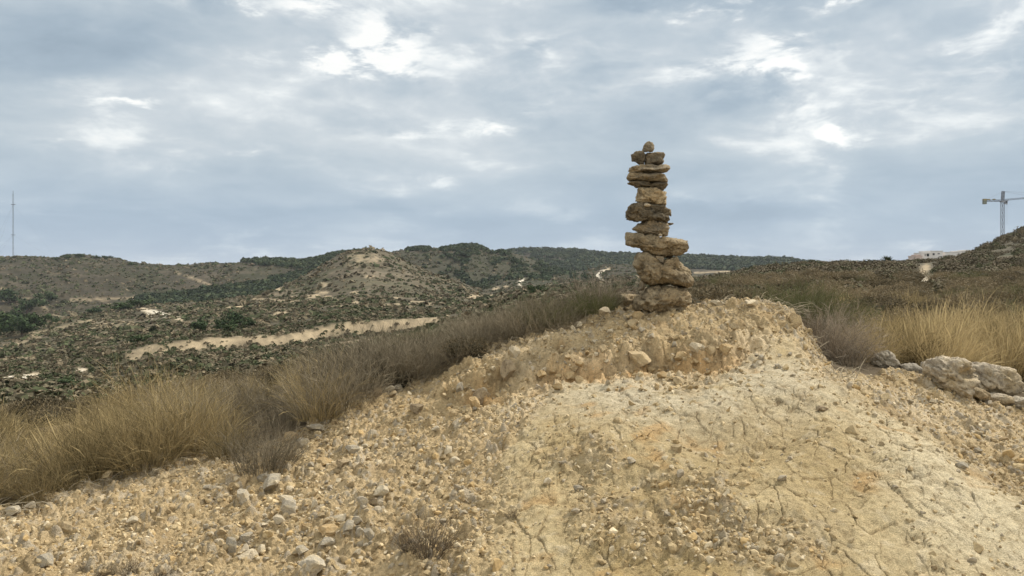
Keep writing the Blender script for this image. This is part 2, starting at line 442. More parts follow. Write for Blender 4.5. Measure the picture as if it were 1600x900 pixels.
# rubble relief: domes of half buried stones at three sizes
rub = bare * (1 - .93 * clay_s)
stone_tint = np.zeros_like(X)
for sc, hgt, sd, thr in ((7.5, .036, 61, .70), (15, .022, 62, .5), (32, .012, 63, .25)):
    wx = X + fbm(X * sc * .5, Y * sc * .5, 2, sd + 7) * .25 / sc * 2; wy = Y * .8 + fbm(X * sc * .5, Y * sc * .5, 2, sd + 8) * .25 / sc * 2
    f1, f2, cid = voronoi2(wx * sc, wy * sc, sd)
    rad = .25 + .4 * ((cid * 7.31) % 1)
    dome = np.clip(1 - (f1 / rad) ** 2, 0, 1) ** .9 * (cid > thr)
    dz += dome * hgt * rub * (.35 + cid)
    stone_tint = np.where(dome > .05, (cid * 2 - 1) * (1 - .8 * band), stone_tint)
dz += fbm(X * 22, Y * 22, 2, 70, .6) * .013 * bare * (.5 + .5 * rub)
# cracks in the clay: edges of two sizes of plates
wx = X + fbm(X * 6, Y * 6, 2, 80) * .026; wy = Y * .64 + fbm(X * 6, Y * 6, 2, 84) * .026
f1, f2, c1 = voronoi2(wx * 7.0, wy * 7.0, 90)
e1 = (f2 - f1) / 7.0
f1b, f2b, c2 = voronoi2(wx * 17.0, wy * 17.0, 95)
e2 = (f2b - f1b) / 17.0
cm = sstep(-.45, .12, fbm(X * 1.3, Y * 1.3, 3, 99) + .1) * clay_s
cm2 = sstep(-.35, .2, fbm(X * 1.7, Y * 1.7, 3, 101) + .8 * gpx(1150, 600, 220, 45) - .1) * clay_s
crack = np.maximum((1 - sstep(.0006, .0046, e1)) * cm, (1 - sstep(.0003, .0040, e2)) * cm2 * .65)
dz += -.010 * crack + ((c1 - .5) * .012 * cm + (c2 - .5) * .007 * cm2) * (1 - crack)
dz -= .05 * np.exp(-((X - 1.34) / .5) ** 2 - ((Y - 6.85) / .45) ** 2)      # trodden seat of the cairn
far_n = sstep(8, 14, DD)
dz += fbm(X * .25, Y * .25, 4, 110) * .25 * far_n * sstep(9, 25, DD)
Zb = Zn.copy()
Zn = Zn + dz * sstep(1.5, 3.2, DD)

# soil colours
def C(r, g, b_): return np.array([r, g, b_])
def blend(base, col, m): return base * (1 - m[..., None]) + col * m[..., None]
n_a = fbm(X * .8, Y * .8, 4, 120); n_b = fbm(X * 3.1, Y * 3.1, 4, 125); n_c = fbm(X * 9, Y * 9, 3, 128)
colr = np.ones(X.shape + (3,)) * C(.42, .315, .17)
colr = blend(colr, C(.54, .43, .265), sstep(-.05, .45, n_a))
colr = blend(colr, C(.30, .215, .11), sstep(.0, .45, n_b) * .75)
cl = np.ones(X.shape + (3,)) * C(.475, .375, .205)
cl = blend(cl, C(.36, .26, .115), sstep(-.05, .4, n_a) * .8)
cl = blend(cl, C(.475, .405, .27), np.clip(gpx(1100, 610, 280, 62, 0) * 1.4, 0, 1) * sstep(-.5, .2, n_b + .25))
cl = blend(cl, C(.55, .46, .29), np.clip(gpx(1490, 760, 190, 70, 35) * 1.2 + gpx(1560, 860, 130, 70) * .8, 0, 1))
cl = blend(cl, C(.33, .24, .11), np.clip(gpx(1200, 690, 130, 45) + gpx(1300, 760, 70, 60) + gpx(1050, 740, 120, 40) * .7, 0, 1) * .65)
cl = blend(cl, C(.56, .475, .32), sstep(.1, .5, n_c) * .4)
cl = blend(cl, C(.33, .25, .135), sstep(.0, .5, -n_c) * .45)
cl = blend(cl, C(.40, .235, .085), sstep(.25, .55, n_b + .25 * gpx(1000, 690, 120, 30) + .2 * gpx(1400, 700, 60, 40)) * .55)
colr = colr * (1 - clay[..., None]) + cl * clay[..., None]
colr = blend(colr, C(.33, .25, .145), debris * clay * .45)
och = np.exp(-((led + 8) / 15) ** 2) * lm
spot = np.clip(gpx(915, 582, 70, 18) + gpx(1100, 562, 70, 16) + gpx(760, 622, 50, 14) * .6 + sstep(.05, .4, n_b) * .5, 0, 1)
colr = blend(colr, C(.45, .285, .125), np.clip(och * spot * 1.1 + sstep(.15, .5, n_b) * gpx(950, 560, 260, 50) * .6, 0, 1) * .85)
colr = blend(colr, C(.30, .235, .14), np.clip(gpx(1000, 540, 120, 18) + gpx(830, 580, 60, 14), 0, 1) * sstep(-.2, .3, n_b) * .6)
colr *= (1 + .55 * block_tint)[..., None]
colr *= (1 + .16 * stone_tint * rub)[..., None]
colr = blend(colr, C(.33, .30, .24), sstep(.55, .9, stone_tint) * rub * .6)
colr = blend(colr, C(.16, .105, .05), np.clip(crack * 1.0, 0, 1) * .6)  # shade inside the cracks painted dark into the soil colour
colr = np.minimum(colr * np.array([1.08, 1.09, 1.13]), .8)
vg = np.ones(X.shape + (3,)) * C(.12, .092, .058)
vg = blend(vg, C(.22, .17, .105), sstep(.1, .5, n_b))
colr = colr * (1 - veg[..., None]) + vg * veg[..., None]
# pale bare patch of limestone far along the right hand path is done on the far sheet


def grid_faces(nr, nc):
    i = np.arange(nr - 1)[:, None] * nc + np.arange(nc - 1)[None, :]
    return np.stack([i, i + 1, i + nc + 1, i + nc], -1).reshape(-1, 4)


# two more rows behind the camera
Vn = np.stack([X, Y, Zn], -1)
backs = []
for yb, sc in ((-80, 90.0), (-6, 9.0), (-.5, 1.5)):
    backs.append(np.stack([U * sc, np.full(len(U), yb), np.zeros(len(U))], -1))
Vall = np.concatenate([np.array(backs), Vn], 0)
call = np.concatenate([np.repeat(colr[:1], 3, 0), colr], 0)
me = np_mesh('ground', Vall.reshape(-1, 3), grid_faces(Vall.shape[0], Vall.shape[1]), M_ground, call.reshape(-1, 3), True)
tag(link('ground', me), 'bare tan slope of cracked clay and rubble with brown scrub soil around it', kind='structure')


def ground_near(px, D):
    """height of the near sheet"""
    u = (np.asarray(px, float) - 800) / F; D = np.asarray(D, float)
    ci = np.interp(u, U, np.arange(len(U))); ri = np.interp(D, Dn, np.arange(len(Dn)))
    c0 = np.clip(ci.astype(int), 0, len(U) - 2); r0 = np.clip(ri.astype(int), 0, len(Dn) - 2)
    fc = ci - c0; fr = ri - r0
    return (Zn[r0, c0] * (1 - fr) * (1 - fc) + Zn[r0, c0 + 1] * (1 - fr) * fc + Zn[r0 + 1, c0] * fr * (1 - fc) + Zn[r0 + 1, c0 + 1] * fr * fc)


def hit(px, py, dmax=30.0):
    """first point of the near ground seen at that place of the photo: depth"""
    ds = Dn[(Dn > 2.7) & (Dn < dmax)]
    r = pyof(ground_near(np.full(len(ds), px), ds), ds)
    k = np.argmax(r <= py)
    return float(ds[k]) if r[k] <= py else float(ds[-1])


def at(px, D, z):
    return ((px - 800) / F * D, D, z)


# ---------------------------------------------------------------- far sheet: valley, hills and plateau
Uf = U[::2]
Zf = base_grid(Uf, Df)
UF, DF = np.meshgrid(Uf, Df)
PXf = 800 + F * UF; PYf = pyof(Zf, DF)
XF = UF * DF; YF = DF.copy()
amp = np.clip(DF * .0045, .1, 3.5) * (1 - sstep(2000, 2600, DF))
dzf = fbm(XF * .016, YF * .016, 5, 210) * amp
dzf += (fbm(XF * .03, YF * .03, 4, 215, .5, 2.0, True)) * amp * .8 + fbm(XF * .11, YF * .11, 3, 218, .5, 2.0, True) * amp * .22
dzf *= 1 - .75 * sstep(1000, 1120, PXf) * (1 - sstep(420, 600, DF))
terr = np.sin((Zf + dzf * .5) * .9 + fbm(XF * .01, YF * .01, 3, 219) * 5)
Zf2 = Zf + dzf
Zf2[0] -= .05
PYd = pyof(Zf2, DF)


def gf(cx, cy, sx, sy, rot=0):
    a = math.radians(rot); dx = PXf - cx; dy = PYd - cy
    return np.exp(-(((dx * math.cos(a) + dy * math.sin(a)) / sx) ** 2 + ((-dx * math.sin(a) + dy * math.cos(a)) / sy) ** 2))


# plane noise in log-depth so that patches keep their look with distance
lx = UF * 60; ly = np.log(DF) * 60 * .55
nb1 = fbm(UF * 22, np.log(DF) * 20, 5, 300); nb2 = fbm(UF * 90, np.log(DF) * 80, 4, 305); nb3 = fbm(UF * 45, np.log(DF) * 110, 4, 310)
bare_f = np.zeros_like(UF)


def seg_patch(pts, w, amt=1.0, rough=.9):
    """bare strip along a line on the ground"""
    global bare_f
    p = np.array(pts, float)
    d = np.full(PXf.shape, 1e9)
    for (x0, y0), (x1, y1) in zip(p[:-1], p[1:]):
        dx, dy = x1 - x0, y1 - y0
        t = np.clip(((PXf - x0) * dx + (PYd - y0) * dy) / (dx * dx + dy * dy), 0, 1)
        d = np.minimum(d, np.hypot(PXf - x0 - t * dx, PYd - y0 - t * dy))
    m = sstep(w * 1.5, w * .6, d + nb2 * w * rough)
    bare_f = np.maximum(bare_f, m * amt)


# chalky cuttings, gullies and tracks seen in the valley
seg_patch([(205, 556), (240, 546), (340, 536), (440, 531), (500, 521), (540, 512), (600, 509), (680, 504)], 7.5, .95, .7)
seg_patch([(395, 556), (430, 551), (500, 543), (560, 533), (640, 522)], 2.2, .7, 1.4)
seg_patch([(124, 580), (132, 580)], 5, 1, .4); seg_patch([(127, 590), (129, 598)], 3, 1, .4)
seg_patch([(0, 592), (40, 588), (70, 584)], 3.2, .9, .9)
seg_patch([(20, 545), (30, 534), (42, 533)], 2.2, .6, 1); seg_patch([(56, 538), (62, 545)], 2, .6); seg_patch([(70, 536), (76, 541)], 2, .6)
seg_patch([(44, 560), (50, 562)], 5, .6); seg_patch([(90, 558), (94, 566)], 4, .6); seg_patch([(70, 560), (64, 570)], 2.5, .45)
seg_patch([(50, 520), (58, 528)], 5, .7); seg_patch([(56, 520), (90, 514), (130, 502)], 2.2, .45, 1.6)
seg_patch([(222, 483), (250, 490), (284, 500)], 2.6, 1, .9); seg_patch([(232, 490), (238, 496)], 2, .6)
seg_patch([(110, 469), (180, 467), (216, 465), (232, 472)], 2, .55, 1.5)
seg_patch([(24, 464), (55, 470), (80, 490), (100, 498)], 2, .55, 1.5)
seg_patch([(2, 451), (20, 460), (30, 466)], 2, .6, 1.2)
seg_patch([(275, 426), (300, 434), (336, 448)], 1.6, .6, 1.4)
for (x, y, w, h) in ((433, 451, 10, 5), (412, 455, 3, 8), (360, 482, 10, 4), (375, 479, 8, 4), (410, 478, 7, 3), (458, 464, 10, 2), (490, 462, 12, 4), (505, 457, 10, 3), (512, 464, 8, 3),
                     (505, 444, 8, 4), (556, 457, 10, 2.4), (555, 473, 6, 3), (570, 475, 6, 2), (618, 466, 6, 2.5), (597, 470, 9, 2.5), (740, 464, 12, 4), (760, 463, 8, 3), (575, 433, 9, 2),
                     (440, 490, 14, 4), (670, 476, 6, 1.5), (690, 487, 9, 3), (697, 493, 5, 2), (776, 451, 8, 3), (770, 462, 6, 2), (790, 448, 5, 2), (780, 472, 9, 2), (808, 474, 6, 2),
                     (855, 447, 10, 1.6), (862, 456, 8, 1.6), (715, 503, 6, 5), (735, 503, 8, 4), (78, 610, 6, 2), (30, 612, 20, 1.6)):
    bare_f = np.maximum(bare_f, sstep(.25, .75, gf(x, y, w, h) + nb2 * .45 + nb3 * .25) * .9)
# crest of the cone and rubble faces
bare_f = np.maximum(bare_f, sstep(.3, .9, gf(572, 405, 30, 12) * .9 + nb2 * .9 + nb3 * .3) * .55)
bare_f = np.maximum(bare_f, sstep(.35, .9, gf(160, 510, 70, 16) * .75 + nb2 * .9 + nb3 * .4) * .6)
bare_f = np.maximum(bare_f, sstep(.4, 1., gf(460, 470, 120, 18) * .55 + nb2 * .9 + nb3 * .4) * .5)
bare_f = np.maximum(bare_f, sstep(.4, 1., gf(880, 466, 70, 7) * .8 + nb2 * .7) * .7)
bare_f = np.maximum(bare_f, sstep(.35, .85, gf(470, 525, 500, 60) * .2 + nb2 * .9 + nb1 * .35) * .35)
for pts, w in (([(0, 562), (60, 557), (110, 557)], 2.0), ([(100, 556), (160, 550), (200, 549)], 1.4), ([(395, 467), (440, 470), (470, 471)], 1.4), ([(520, 479), (580, 477), (640, 475)], 1.3),
               ([(640, 471), (690, 474), (720, 475)], 1.3), ([(250, 503), (300, 507), (330, 506)], 1.4), ([(300, 562), (340, 558), (380, 556)], 1.5), ([(560, 523), (600, 519), (650, 514)], 1.6), ([(140, 540), (180, 533)], 1.6), ([(440, 498), (480, 494), (520, 493)], 1.2)):
    seg_patch(pts, w, .6, 1.5)
# the tracks
seg_patch([(813, 451), (812, 441), (817, 437), (818, 430), (812, 420)], 2.0, 1, .4)
seg_patch([(941, 438), (932, 431), (940, 424), (952, 420)], 1.6, 1, .2)
seg_patch([(872, 465), (900, 463), (930, 462)], 2.6, .9, .4); seg_patch([(968, 464), (990, 463)], 2, .9, .4)
seg_patch([(1086, 426), (1140, 424)], 1.2, .8, .2)
# bare limestone path on the plateau
seg_patch([(1448, 418), (1442, 424), (1440, 431), (1452, 440)], 5, .85, 2.4)
seg_patch([(1476, 446), (1482, 452)], 7, .6, 1.2); seg_patch([(1180, 452), (1200, 449)], 5, .4, 1.4)

cf = np.ones(UF.shape + (3,)) * C(.068, .058, .036)
cf = blend(cf, C(.105, .086, .055), sstep(-.1, .45, nb1))
cf = blend(cf, C(.062, .062, .032), sstep(-.15, .35, fbm(UF * 14, np.log(DF) * 16, 4, 320)) * .8)
cf = blend(cf, C(.16, .13, .085), sstep(.15, .55, nb3) * .6)
cf = blend(cf, C(.16, .13, .088), sstep(.55, .95, terr) * sstep(-.2, .3, nb1) * .6)
cf = blend(cf, C(.42, .33, .21) , np.clip(bare_f, 0, 1) * (.72 + .28 * sstep(-.3, .3, nb2)))
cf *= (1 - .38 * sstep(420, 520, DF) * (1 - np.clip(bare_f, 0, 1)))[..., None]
cone = gf(590, 432, 90, 34) * (DF > 268) * (DF < 440)
cf = blend(cf, C(.17, .14, .095), np.clip(cone * 1.2, 0, 1) * .3 * (1 - np.clip(bare_f, 0, 1)))
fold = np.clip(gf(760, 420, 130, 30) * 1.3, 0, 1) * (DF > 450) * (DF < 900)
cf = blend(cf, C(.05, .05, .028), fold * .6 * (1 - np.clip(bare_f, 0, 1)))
white = np.clip(gf(128, 588, 7, 12) + gf(250, 490, 30, 8) + gf(30, 590, 40, 5) + gf(815, 440, 6, 12) + gf(938, 430, 12, 9) + .5 * gf(1446, 436, 14, 7) + gf(900, 464, 40, 4), 0, 1)
cf = blend(cf, C(.60, .54, .43), np.clip(white * bare_f * 1.2, 0, 1))
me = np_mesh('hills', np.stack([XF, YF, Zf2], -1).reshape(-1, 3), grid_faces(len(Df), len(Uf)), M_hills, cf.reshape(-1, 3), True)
tag(link('hills', me), 'scrubby valley with chalky cuttings, low hills and the plateau to the right', kind='structure')


def fidx(px, D):
    u = (np.asarray(px, float) - 800) / F; D = np.asarray(D, float)
    ci = np.interp(u, Uf, np.arange(len(Uf))); ri = np.interp(np.log(D), np.log(Df), np.arange(len(Df)))
    c0 = np.clip(ci.astype(int), 0, len(Uf) - 2); r0 = np.clip(ri.astype(int), 0, len(Df) - 2)
    return c0, r0, ci - c0, ri - r0


def ground_far(px, D, A=None):
    A = Zf2 if A is None else A
    c0, r0, fc, fr = fidx(px, D)
    return (A[r0, c0] * (1 - fr) * (1 - fc) + A[r0, c0 + 1] * (1 - fr) * fc + A[r0 + 1, c0] * fr * (1 - fc) + A[r0 + 1, c0 + 1] * fr * fc)


def ground_any(px, D):
    px = np.asarray(px, float); D = np.asarray(D, float)
    return np.where(D < 29.5, ground_near(px, np.minimum(D, 29.9)), ground_far(px, np.maximum(D, 29.6)))


def hit_far(px, py, dmin=30.0):
    ds = Df[(Df > dmin) & (Df < 2400)]
    r = pyof(ground_far(np.full(len(ds), px), ds), ds)
    k = np.argmax(r <= py)
    return float(ds[k]) if r[k] <= py else float(ds[-1])


# ---------------------------------------------------------------- stones
def ico(sub):
    bm = bmesh.new(); bmesh.ops.create_icosphere(bm, subdivisions=sub, radius=1.0)
    V = np.array([v.co[:] for v in bm.verts]); Fc = np.array([[v.index for v in f.verts] for f in bm.faces]); bm.free()
    return V, Fc


ICO = {k: ico(k) for k in (1, 2, 3, 4, 5)}


def noise3(P, s, seed, octv=3):
    return (fbm(P[:, 0] * s + P[:, 2] * s * .37, P[:, 1] * s - P[:, 2] * s * .81, octv, seed) +
            fbm(P[:, 2] * s + 5.2 + P[:, 1] * s * .3, P[:, 0] * s * .9 - P[:, 1] * s * .4, octv, seed + 3)) * .7


def rough_stone(sub, seed, cuts=9, squash=(1, .8, .62), nz=.10):
    """an angular stone: a ball cut by planes and roughened"""
    g = np.random.default_rng(seed)
    V, Fc = ICO[sub]; V = V.copy()
    for _ in range(cuts):
        n = g.normal(size=3); n /= np.linalg.norm(n); d = g.uniform(.38, .72)
        k = V @ n; over = k > d
        V[over] -= (k[over] - d)[:, None] * n
    if nz:
        N = V / np.linalg.norm(V, axis=1)[:, None]
        V = V + N * (noise3(V, 1.6, seed, 3) * nz + noise3(V, 6, seed + 9, 2) * nz * .35)[:, None]
    V *= np.array(squash) * g.uniform(.85, 1.15, 3)
    V /= np.abs(V).max(0)
    return V, Fc


def traced_stone(name, outline, D, mat, label, depth=None, seed=0, boxy=.5, rough=.75, cat='stone', group=None, sub=5, lean=0.0, dent=None):
    """a stone whose front outline follows the photo: rounded block with real depth, pitted all over"""
    P = np.array(outline, float)
    Q = np.stack([(P[:, 0] - 800) / F * D, CZ - (P[:, 1] - HY) / F * D], 1)
    c = (Q.max(0) + Q.min(0)) / 2 * .5 + Q.mean(0) * .5
    W = np.ptp(Q[:, 0]); H = np.ptp(Q[:, 1])
    dep = depth if depth else .5 * (W * .55 + H * .35)
    V, Fc = ICO[sub]
    # more even sampling for long flat shapes
    phi = np.arctan2(V[:, 2] * H, V[:, 0] * W)
    g = np.random.default_rng(seed + 900); Wc = V.copy()            # broken flat faces
    for _ in range(12):
        n = g.normal(size=3); n[1] = -abs(n[1]) - .35 if _ < 9 else n[1]; n /= np.linalg.norm(n); d = g.uniform(.6, .86)
        k = Wc @ n; ov = k > d; Wc[ov] -= (k[ov] - d)[:, None] * n
    facet = np.linalg.norm(Wc, axis=1)
    th = np.linspace(-np.pi, np.pi, 361)
    rad = np.zeros(361)
    A = Q - c; B = np.roll(A, -1, 0)
    for i, t in enumerate(th):
        d = np.array([math.cos(t), math.sin(t)])
        best = 0
        for a, b_ in zip(A, B):
            e = b_ - a; den = d[0] * e[1] - d[1] * e[0]
            if abs(den) < 1e-12: continue
            s = (a[0] * e[1] - a[1] * e[0]) / den; u = (a[0] * d[1] - a[1] * d[0]) / den
            if s > 0 and -1e-9 <= u <= 1 + 1e-9: best = max(best, s)
        rad[i] = best
    r = np.interp(phi, th, rad)
    rxz = np.hypot(V[:, 0], V[:, 2]); s = rxz ** boxy
    ny = np.sign(V[:, 1]) * np.abs(V[:, 1]) ** .75
    O = np.stack([np.cos(phi) * r * s, ny * dep, np.sin(phi) * r * s], 1)
    fw = np.clip(np.abs(V[:, 1]) * 1.5 - .1, 0, 1)              # the outline keeps its traced shape
    O[:, 1] *= 1.15
    O *= (1 - (1 - facet ** 1.2) * fw)[:, None]
    S = min(W, H)
    N = O / (np.linalg.norm(O / np.array([W, dep * 2, H]), axis=1)[:, None] + 1e-6) / np.array([W, dep * 2, H]) ** 2
    N /= np.linalg.norm(N, axis=1)[:, None] + 1e-9
    pit = fbm(O[:, 0] * 28 + O[:, 1] * 9, O[:, 2] * 28 - O[:, 1] * 14, 3, seed + 50, .6)
    big = noise3(O, 9, seed, 3)
    led_ = fbm(O[:, 2] * 40 + big * .5, O[:, 0] * 7 + O[:, 1] * 7, 2, seed + 70)
    crease = np.abs(fbm(O[:, 0] * 13 + O[:, 1] * 5, O[:, 2] * 15 - O[:, 1] * 8, 3, seed + 120)) 
    hole = fbm(O[:, 0] * 46 - O[:, 1] * 31, O[:, 2] * 46 + O[:, 1] * 22, 2, seed + 90)
    f = S * rough * (big * .17 + pit * .085 + led_ * .07 - .13 * sstep(.10, .42, pit) - .06 * sstep(.2, .5, hole) - .13 * (1 - sstep(0, .16, crease)) + .03)
    O = O + N * f[:, None]
    if dent:                                                     # a weathered cavity
        ex = (dent[0] - 800) / F * D - c[0]; ez = CZ - (dent[1] - HY) / F * D - c[1]; rr = dent[2] / F * D
        gq = np.exp(-(((O[:, 0] - ex) / rr) ** 2 + ((O[:, 2] - ez) / (rr * .62)) ** 2) ** 1.5) * (V[:, 1] < .2)
        O[:, 1] += gq * dent[3]; O[:, 2] -= gq * dent[3] * .25
    o = link(name, np_mesh(name, O, Fc, mat, None, True), None, (c[0], D + lean, c[1]))
    return tag(o, label, cat, group)


DC = 7.0
def z1(pts): return [(940 + x / 5.622, 200 + y / 5.622) for x, y in pts]
def z2(pts): return [(940 + x / 5.294, 330 + y / 5.294) for x, y in pts]


CG = 'stones stacked up in the cairn'
traced_stone('cairn_stone', z1([(355, 212), (357, 195), (372, 138), (395, 122), (440, 126), (460, 165), (447, 212), (400, 216)]), DC, M_mid, 'small brown cube-like stone crowning the very top of the cairn', seed=1, group=CG, sub=4)
traced_stone('cairn_stone', z1([(256, 222), (275, 226), (300, 206), (365, 203), (374, 235), (371, 290), (376, 332), (330, 326), (290, 297), (262, 295)]), DC, M_dark, 'dark spiky-ended stone under the top pebble, left half of the split block', seed=2, group=CG, sub=4)
traced_stone('cairn_stone', z1([(384, 215), (450, 212), (548, 216), (555, 235), (550, 300), (522, 330), (440, 335), (385, 332), (383, 275), (387, 240)]), DC, M_dark, 'dark blocky stone under the top pebble, right half of the split block', seed=3, group=CG, sub=4)
traced_stone('cairn_stone', z1([(238, 374), (262, 347), (320, 330), (430, 326), (520, 346), (555, 318), (590, 334), (600, 360), (585, 380), (530, 388), (500, 405), (390, 396), (330, 398), (250, 398)]), DC, M_mid, 'thin tan slab with an upturned right end, below the two dark top blocks', seed=4, group=CG, depth=.15)
traced_stone('cairn_stone', z1([(224, 430), (240, 397), (330, 392), (480, 400), (545, 412), (580, 455), (576, 480), (500, 482), (420, 470), (330, 466), (250, 458), (228, 444)]), DC, M_mid, 'smooth rounded brown slab, second flat stone from the top', seed=5, group=CG, depth=.15)
traced_stone('cairn_stone', z1([(230, 480), (260, 468), (300, 466), (380, 455), (425, 470), (430, 520), (370, 520), (312, 524), (285, 502), (238, 492)]), DC, M_dark, 'small flat dark stone poking out left beneath the rounded brown slab', seed=6, group=CG, sub=4, depth=.1)
traced_stone('cairn_stone', z1([(415, 485), (470, 478), (578, 485), (580, 500), (560, 532), (540, 554), (480, 548), (430, 540), (410, 510)]), DC, M_dark, 'small dark wedge stone on the right beneath the rounded brown slab', seed=7, group=CG, sub=4, depth=.1)
traced_stone('cairn_stone', z1([(313, 530), (380, 512), (480, 545), (560, 558), (569, 600), (561, 690), (480, 680), (420, 664), (340, 664), (303, 640), (302, 600)]), DC, M_tan, 'square tan block in the middle of the cairn with fine pitting', seed=8, group=CG, depth=.14)
traced_stone('wedge_pebble', z1([(372, 668), (400, 660), (436, 672), (430, 688), (395, 694), (374, 684)]), DC - .13, M_pale, 'tiny pale pebble wedged under the square tan block', seed=9, group='wedging pebbles in the cairn', sub=3, cat='pebble')
traced_stone('cairn_stone', z1([(285, 668), (350, 655), (440, 676), (557, 684), (562, 712), (612, 716), (612, 742), (598, 760), (600, 795), (560, 840), (480, 826), (400, 822), (250, 820), (215, 797), (218, 768), (240, 712)]), DC, M_dark, 'dark jagged stone with a ragged right edge, below the square tan block', seed=10, group=CG, depth=.16, rough=.95)
traced_stone('cairn_stone', z2([(260, 145), (300, 108), (360, 80), (430, 74), (530, 86), (552, 110), (548, 180), (541, 210), (500, 203), (420, 200), (340, 192), (290, 172)]), DC, M_mid, 'rounded brown stone resting on the wide tilted slab', seed=11, group=CG, depth=.13)
traced_stone('wedge_pebble', z2([(540, 96), (592, 97), (594, 107), (570, 118), (540, 116)]), DC + .02, M_mid, 'thin stick-like pebble sticking out right beside the rounded brown stone', seed=12, group='wedging pebbles in the cairn', sub=3, cat='pebble', depth=.05)
traced_stone('wedge_pebble', z2([(466, 192), (488, 184), (503, 196), (498, 208), (470, 208)]), DC - .14, M_pale, 'tiny pale pebble on top of the wide tilted slab', seed=13, group='wedging pebbles in the cairn', sub=3, cat='pebble')
traced_stone('cairn_stone', z2([(203, 190), (212, 180), (290, 179), (320, 193), (400, 192), (480, 206), (600, 222), (700, 246), (728, 285), (716, 332), (640, 364), (540, 382), (460, 378), (380, 354), (340, 328), (325, 303), (230, 284), (208, 276), (202, 230)]), DC, M_tan, 'wide tilted tan slab jutting out to the right over the big notched stone', seed=14, group=CG, depth=.2, boxy=.55)
traced_stone('cairn_stone', z2([(345, 332), (400, 350), (440, 370), (466, 436), (480, 440), (520, 398), (600, 374), (660, 428), (732, 490), (756, 560), (742, 622), (690, 634), (600, 616), (500, 604), (400, 610), (345, 594), (308, 520), (262, 450), (262, 420), (300, 358)]), DC, M_tan, 'large ochre brown boulder with a notch in its top and bored holes', seed=15, group=CG, depth=.21, rough=.55)
traced_stone('wedge_pebble', z2([(440, 372), (510, 378), (518, 420), (492, 436), (466, 412), (444, 392)]), DC - .08, M_mid, 'brown wedge stone filling the notch of the large ochre boulder', seed=16, group='wedging pebbles in the cairn', sub=4, cat='pebble', depth=.07)
traced_stone('wedge_pebble', z2([(316, 575), (350, 582), (360, 620), (352, 652), (315, 660), (300, 650), (322, 630)]), DC - .02, M_mid, 'upright flake wedged at the left below the large ochre boulder', seed=17, group='wedging pebbles in the cairn', sub=3, cat='pebble', depth=.06)
traced_stone('cairn_stone', z2([(330, 690), (380, 640), (420, 622), (560, 624), (690, 634), (724, 690), (716, 762), (650, 800), (560, 832), (450, 850), (330, 820), (280, 815), (268, 740), (288, 700)]), DC, M_tan, 'wide brown base stone at the foot of the cairn', seed=18, group=CG, depth=.24)
traced_stone('cairn_stone', z2([(150, 690), (200, 684), (285, 690), (278, 740), (262, 800), (200, 830), (160, 800)]), DC + .35, M_tan, 'tan block on the crest just left behind the base stone of the cairn', seed=19, depth=.2, sub=4)

# the boulders on the right
traced_stone('boulder', [(1366, 566), (1374, 553), (1386, 548), (1398, 553), (1400, 566), (1396, 580), (1378, 580), (1367, 576)], hit(1384, 574) + .05, M_grey, 'rounded grey boulder alone at the foot of the grey dead bush', seed=31, cat='boulder', depth=.11)
traced_stone('boulder', [(1408, 572), (1415, 568), (1432, 569), (1441, 574), (1438, 584), (1420, 586), (1408, 580)], hit(1424, 580) + .05, M_grey, 'low flat grey stone between the lone grey boulder and the white-topped boulder', seed=32, cat='boulder', depth=.08, sub=4)
traced_stone('boulder', [(1438, 576), (1444, 566), (1454, 565), (1460, 574), (1456, 588), (1442, 590)], hit(1449, 585) + .1, M_grey, 'small grey stone tucked against the left side of the white-topped boulder', seed=33, cat='boulder', depth=.07, sub=4)
traced_stone('boulder', [(1454, 575), (1464, 562), (1478, 559), (1492, 557), (1508, 563), (1517, 573), (1516, 592), (1508, 606), (1498, 620), (1484, 616), (1466, 604), (1456, 592)], hit(1490, 613) + .12, M_lichen, 'white-topped boulder with a dark hollow on its upper right', seed=34, cat='boulder', depth=.2, rough=.6, dent=(1501, 577, 15, .16))
traced_stone('boulder', [(1514, 590), (1519, 570), (1534, 567), (1556, 569), (1576, 576), (1586, 590), (1588, 608), (1580, 622), (1556, 622), (1530, 616), (1516, 604)], hit(1550, 618) + .12, M_lichen, 'broad blocky boulder with a weathered grey top beside the white-topped one', seed=35, cat='boulder', depth=.22, rough=.6)
traced_stone('boulder', [(1510, 602), (1530, 606), (1546, 615), (1546, 628), (1525, 626), (1508, 616)], hit(1528, 624), M_tan, 'low tan stone in front of the gap between the two large boulders', seed=36, cat='boulder', depth=.09, sub=4)
traced_stone('boulder', [(1544, 618), (1560, 614), (1582, 620), (1586, 632), (1566, 634), (1546, 630)], hit(1566, 631), M_pale, 'flat tan slab below the broad blocky boulder', seed=37, cat='boulder', depth=.09, sub=4)
traced_stone('boulder', [(1576, 626), (1590, 619), (1608, 622), (1612, 636), (1594, 640), (1578, 636)], hit(1592, 638), M_grey, 'grey stone cut by the photo edge below the broad blocky boulder', seed=38, cat='boulder', depth=.1, sub=4)
traced_stone('boulder', [(1584, 612), (1594, 606), (1610, 608), (1614, 620), (1600, 624), (1586, 620)], hit(1598, 622) + .2, M_pale, 'pale stone at the photo edge behind the grey edge stone', seed=39, cat='boulder', depth=.1, sub=4)

# distinct loose stones of the slope: photo place of the base, size in photo pixels
ROCK_MESH = {}


def stone_mesh(v, mat, sub=4):
    k = (v, mat.name, sub)
    if k not in ROCK_MESH:
        V, Fc = rough_stone(sub, 400 + v, 13, ((1, .8, .62), (1, .7, .5), (1, .9, .8), (1, .75, .42))[v % 4])
        ROCK_MESH[k] = np_mesh('loose_stone', V, Fc, mat, None, False)
    return ROCK_MESH[k]


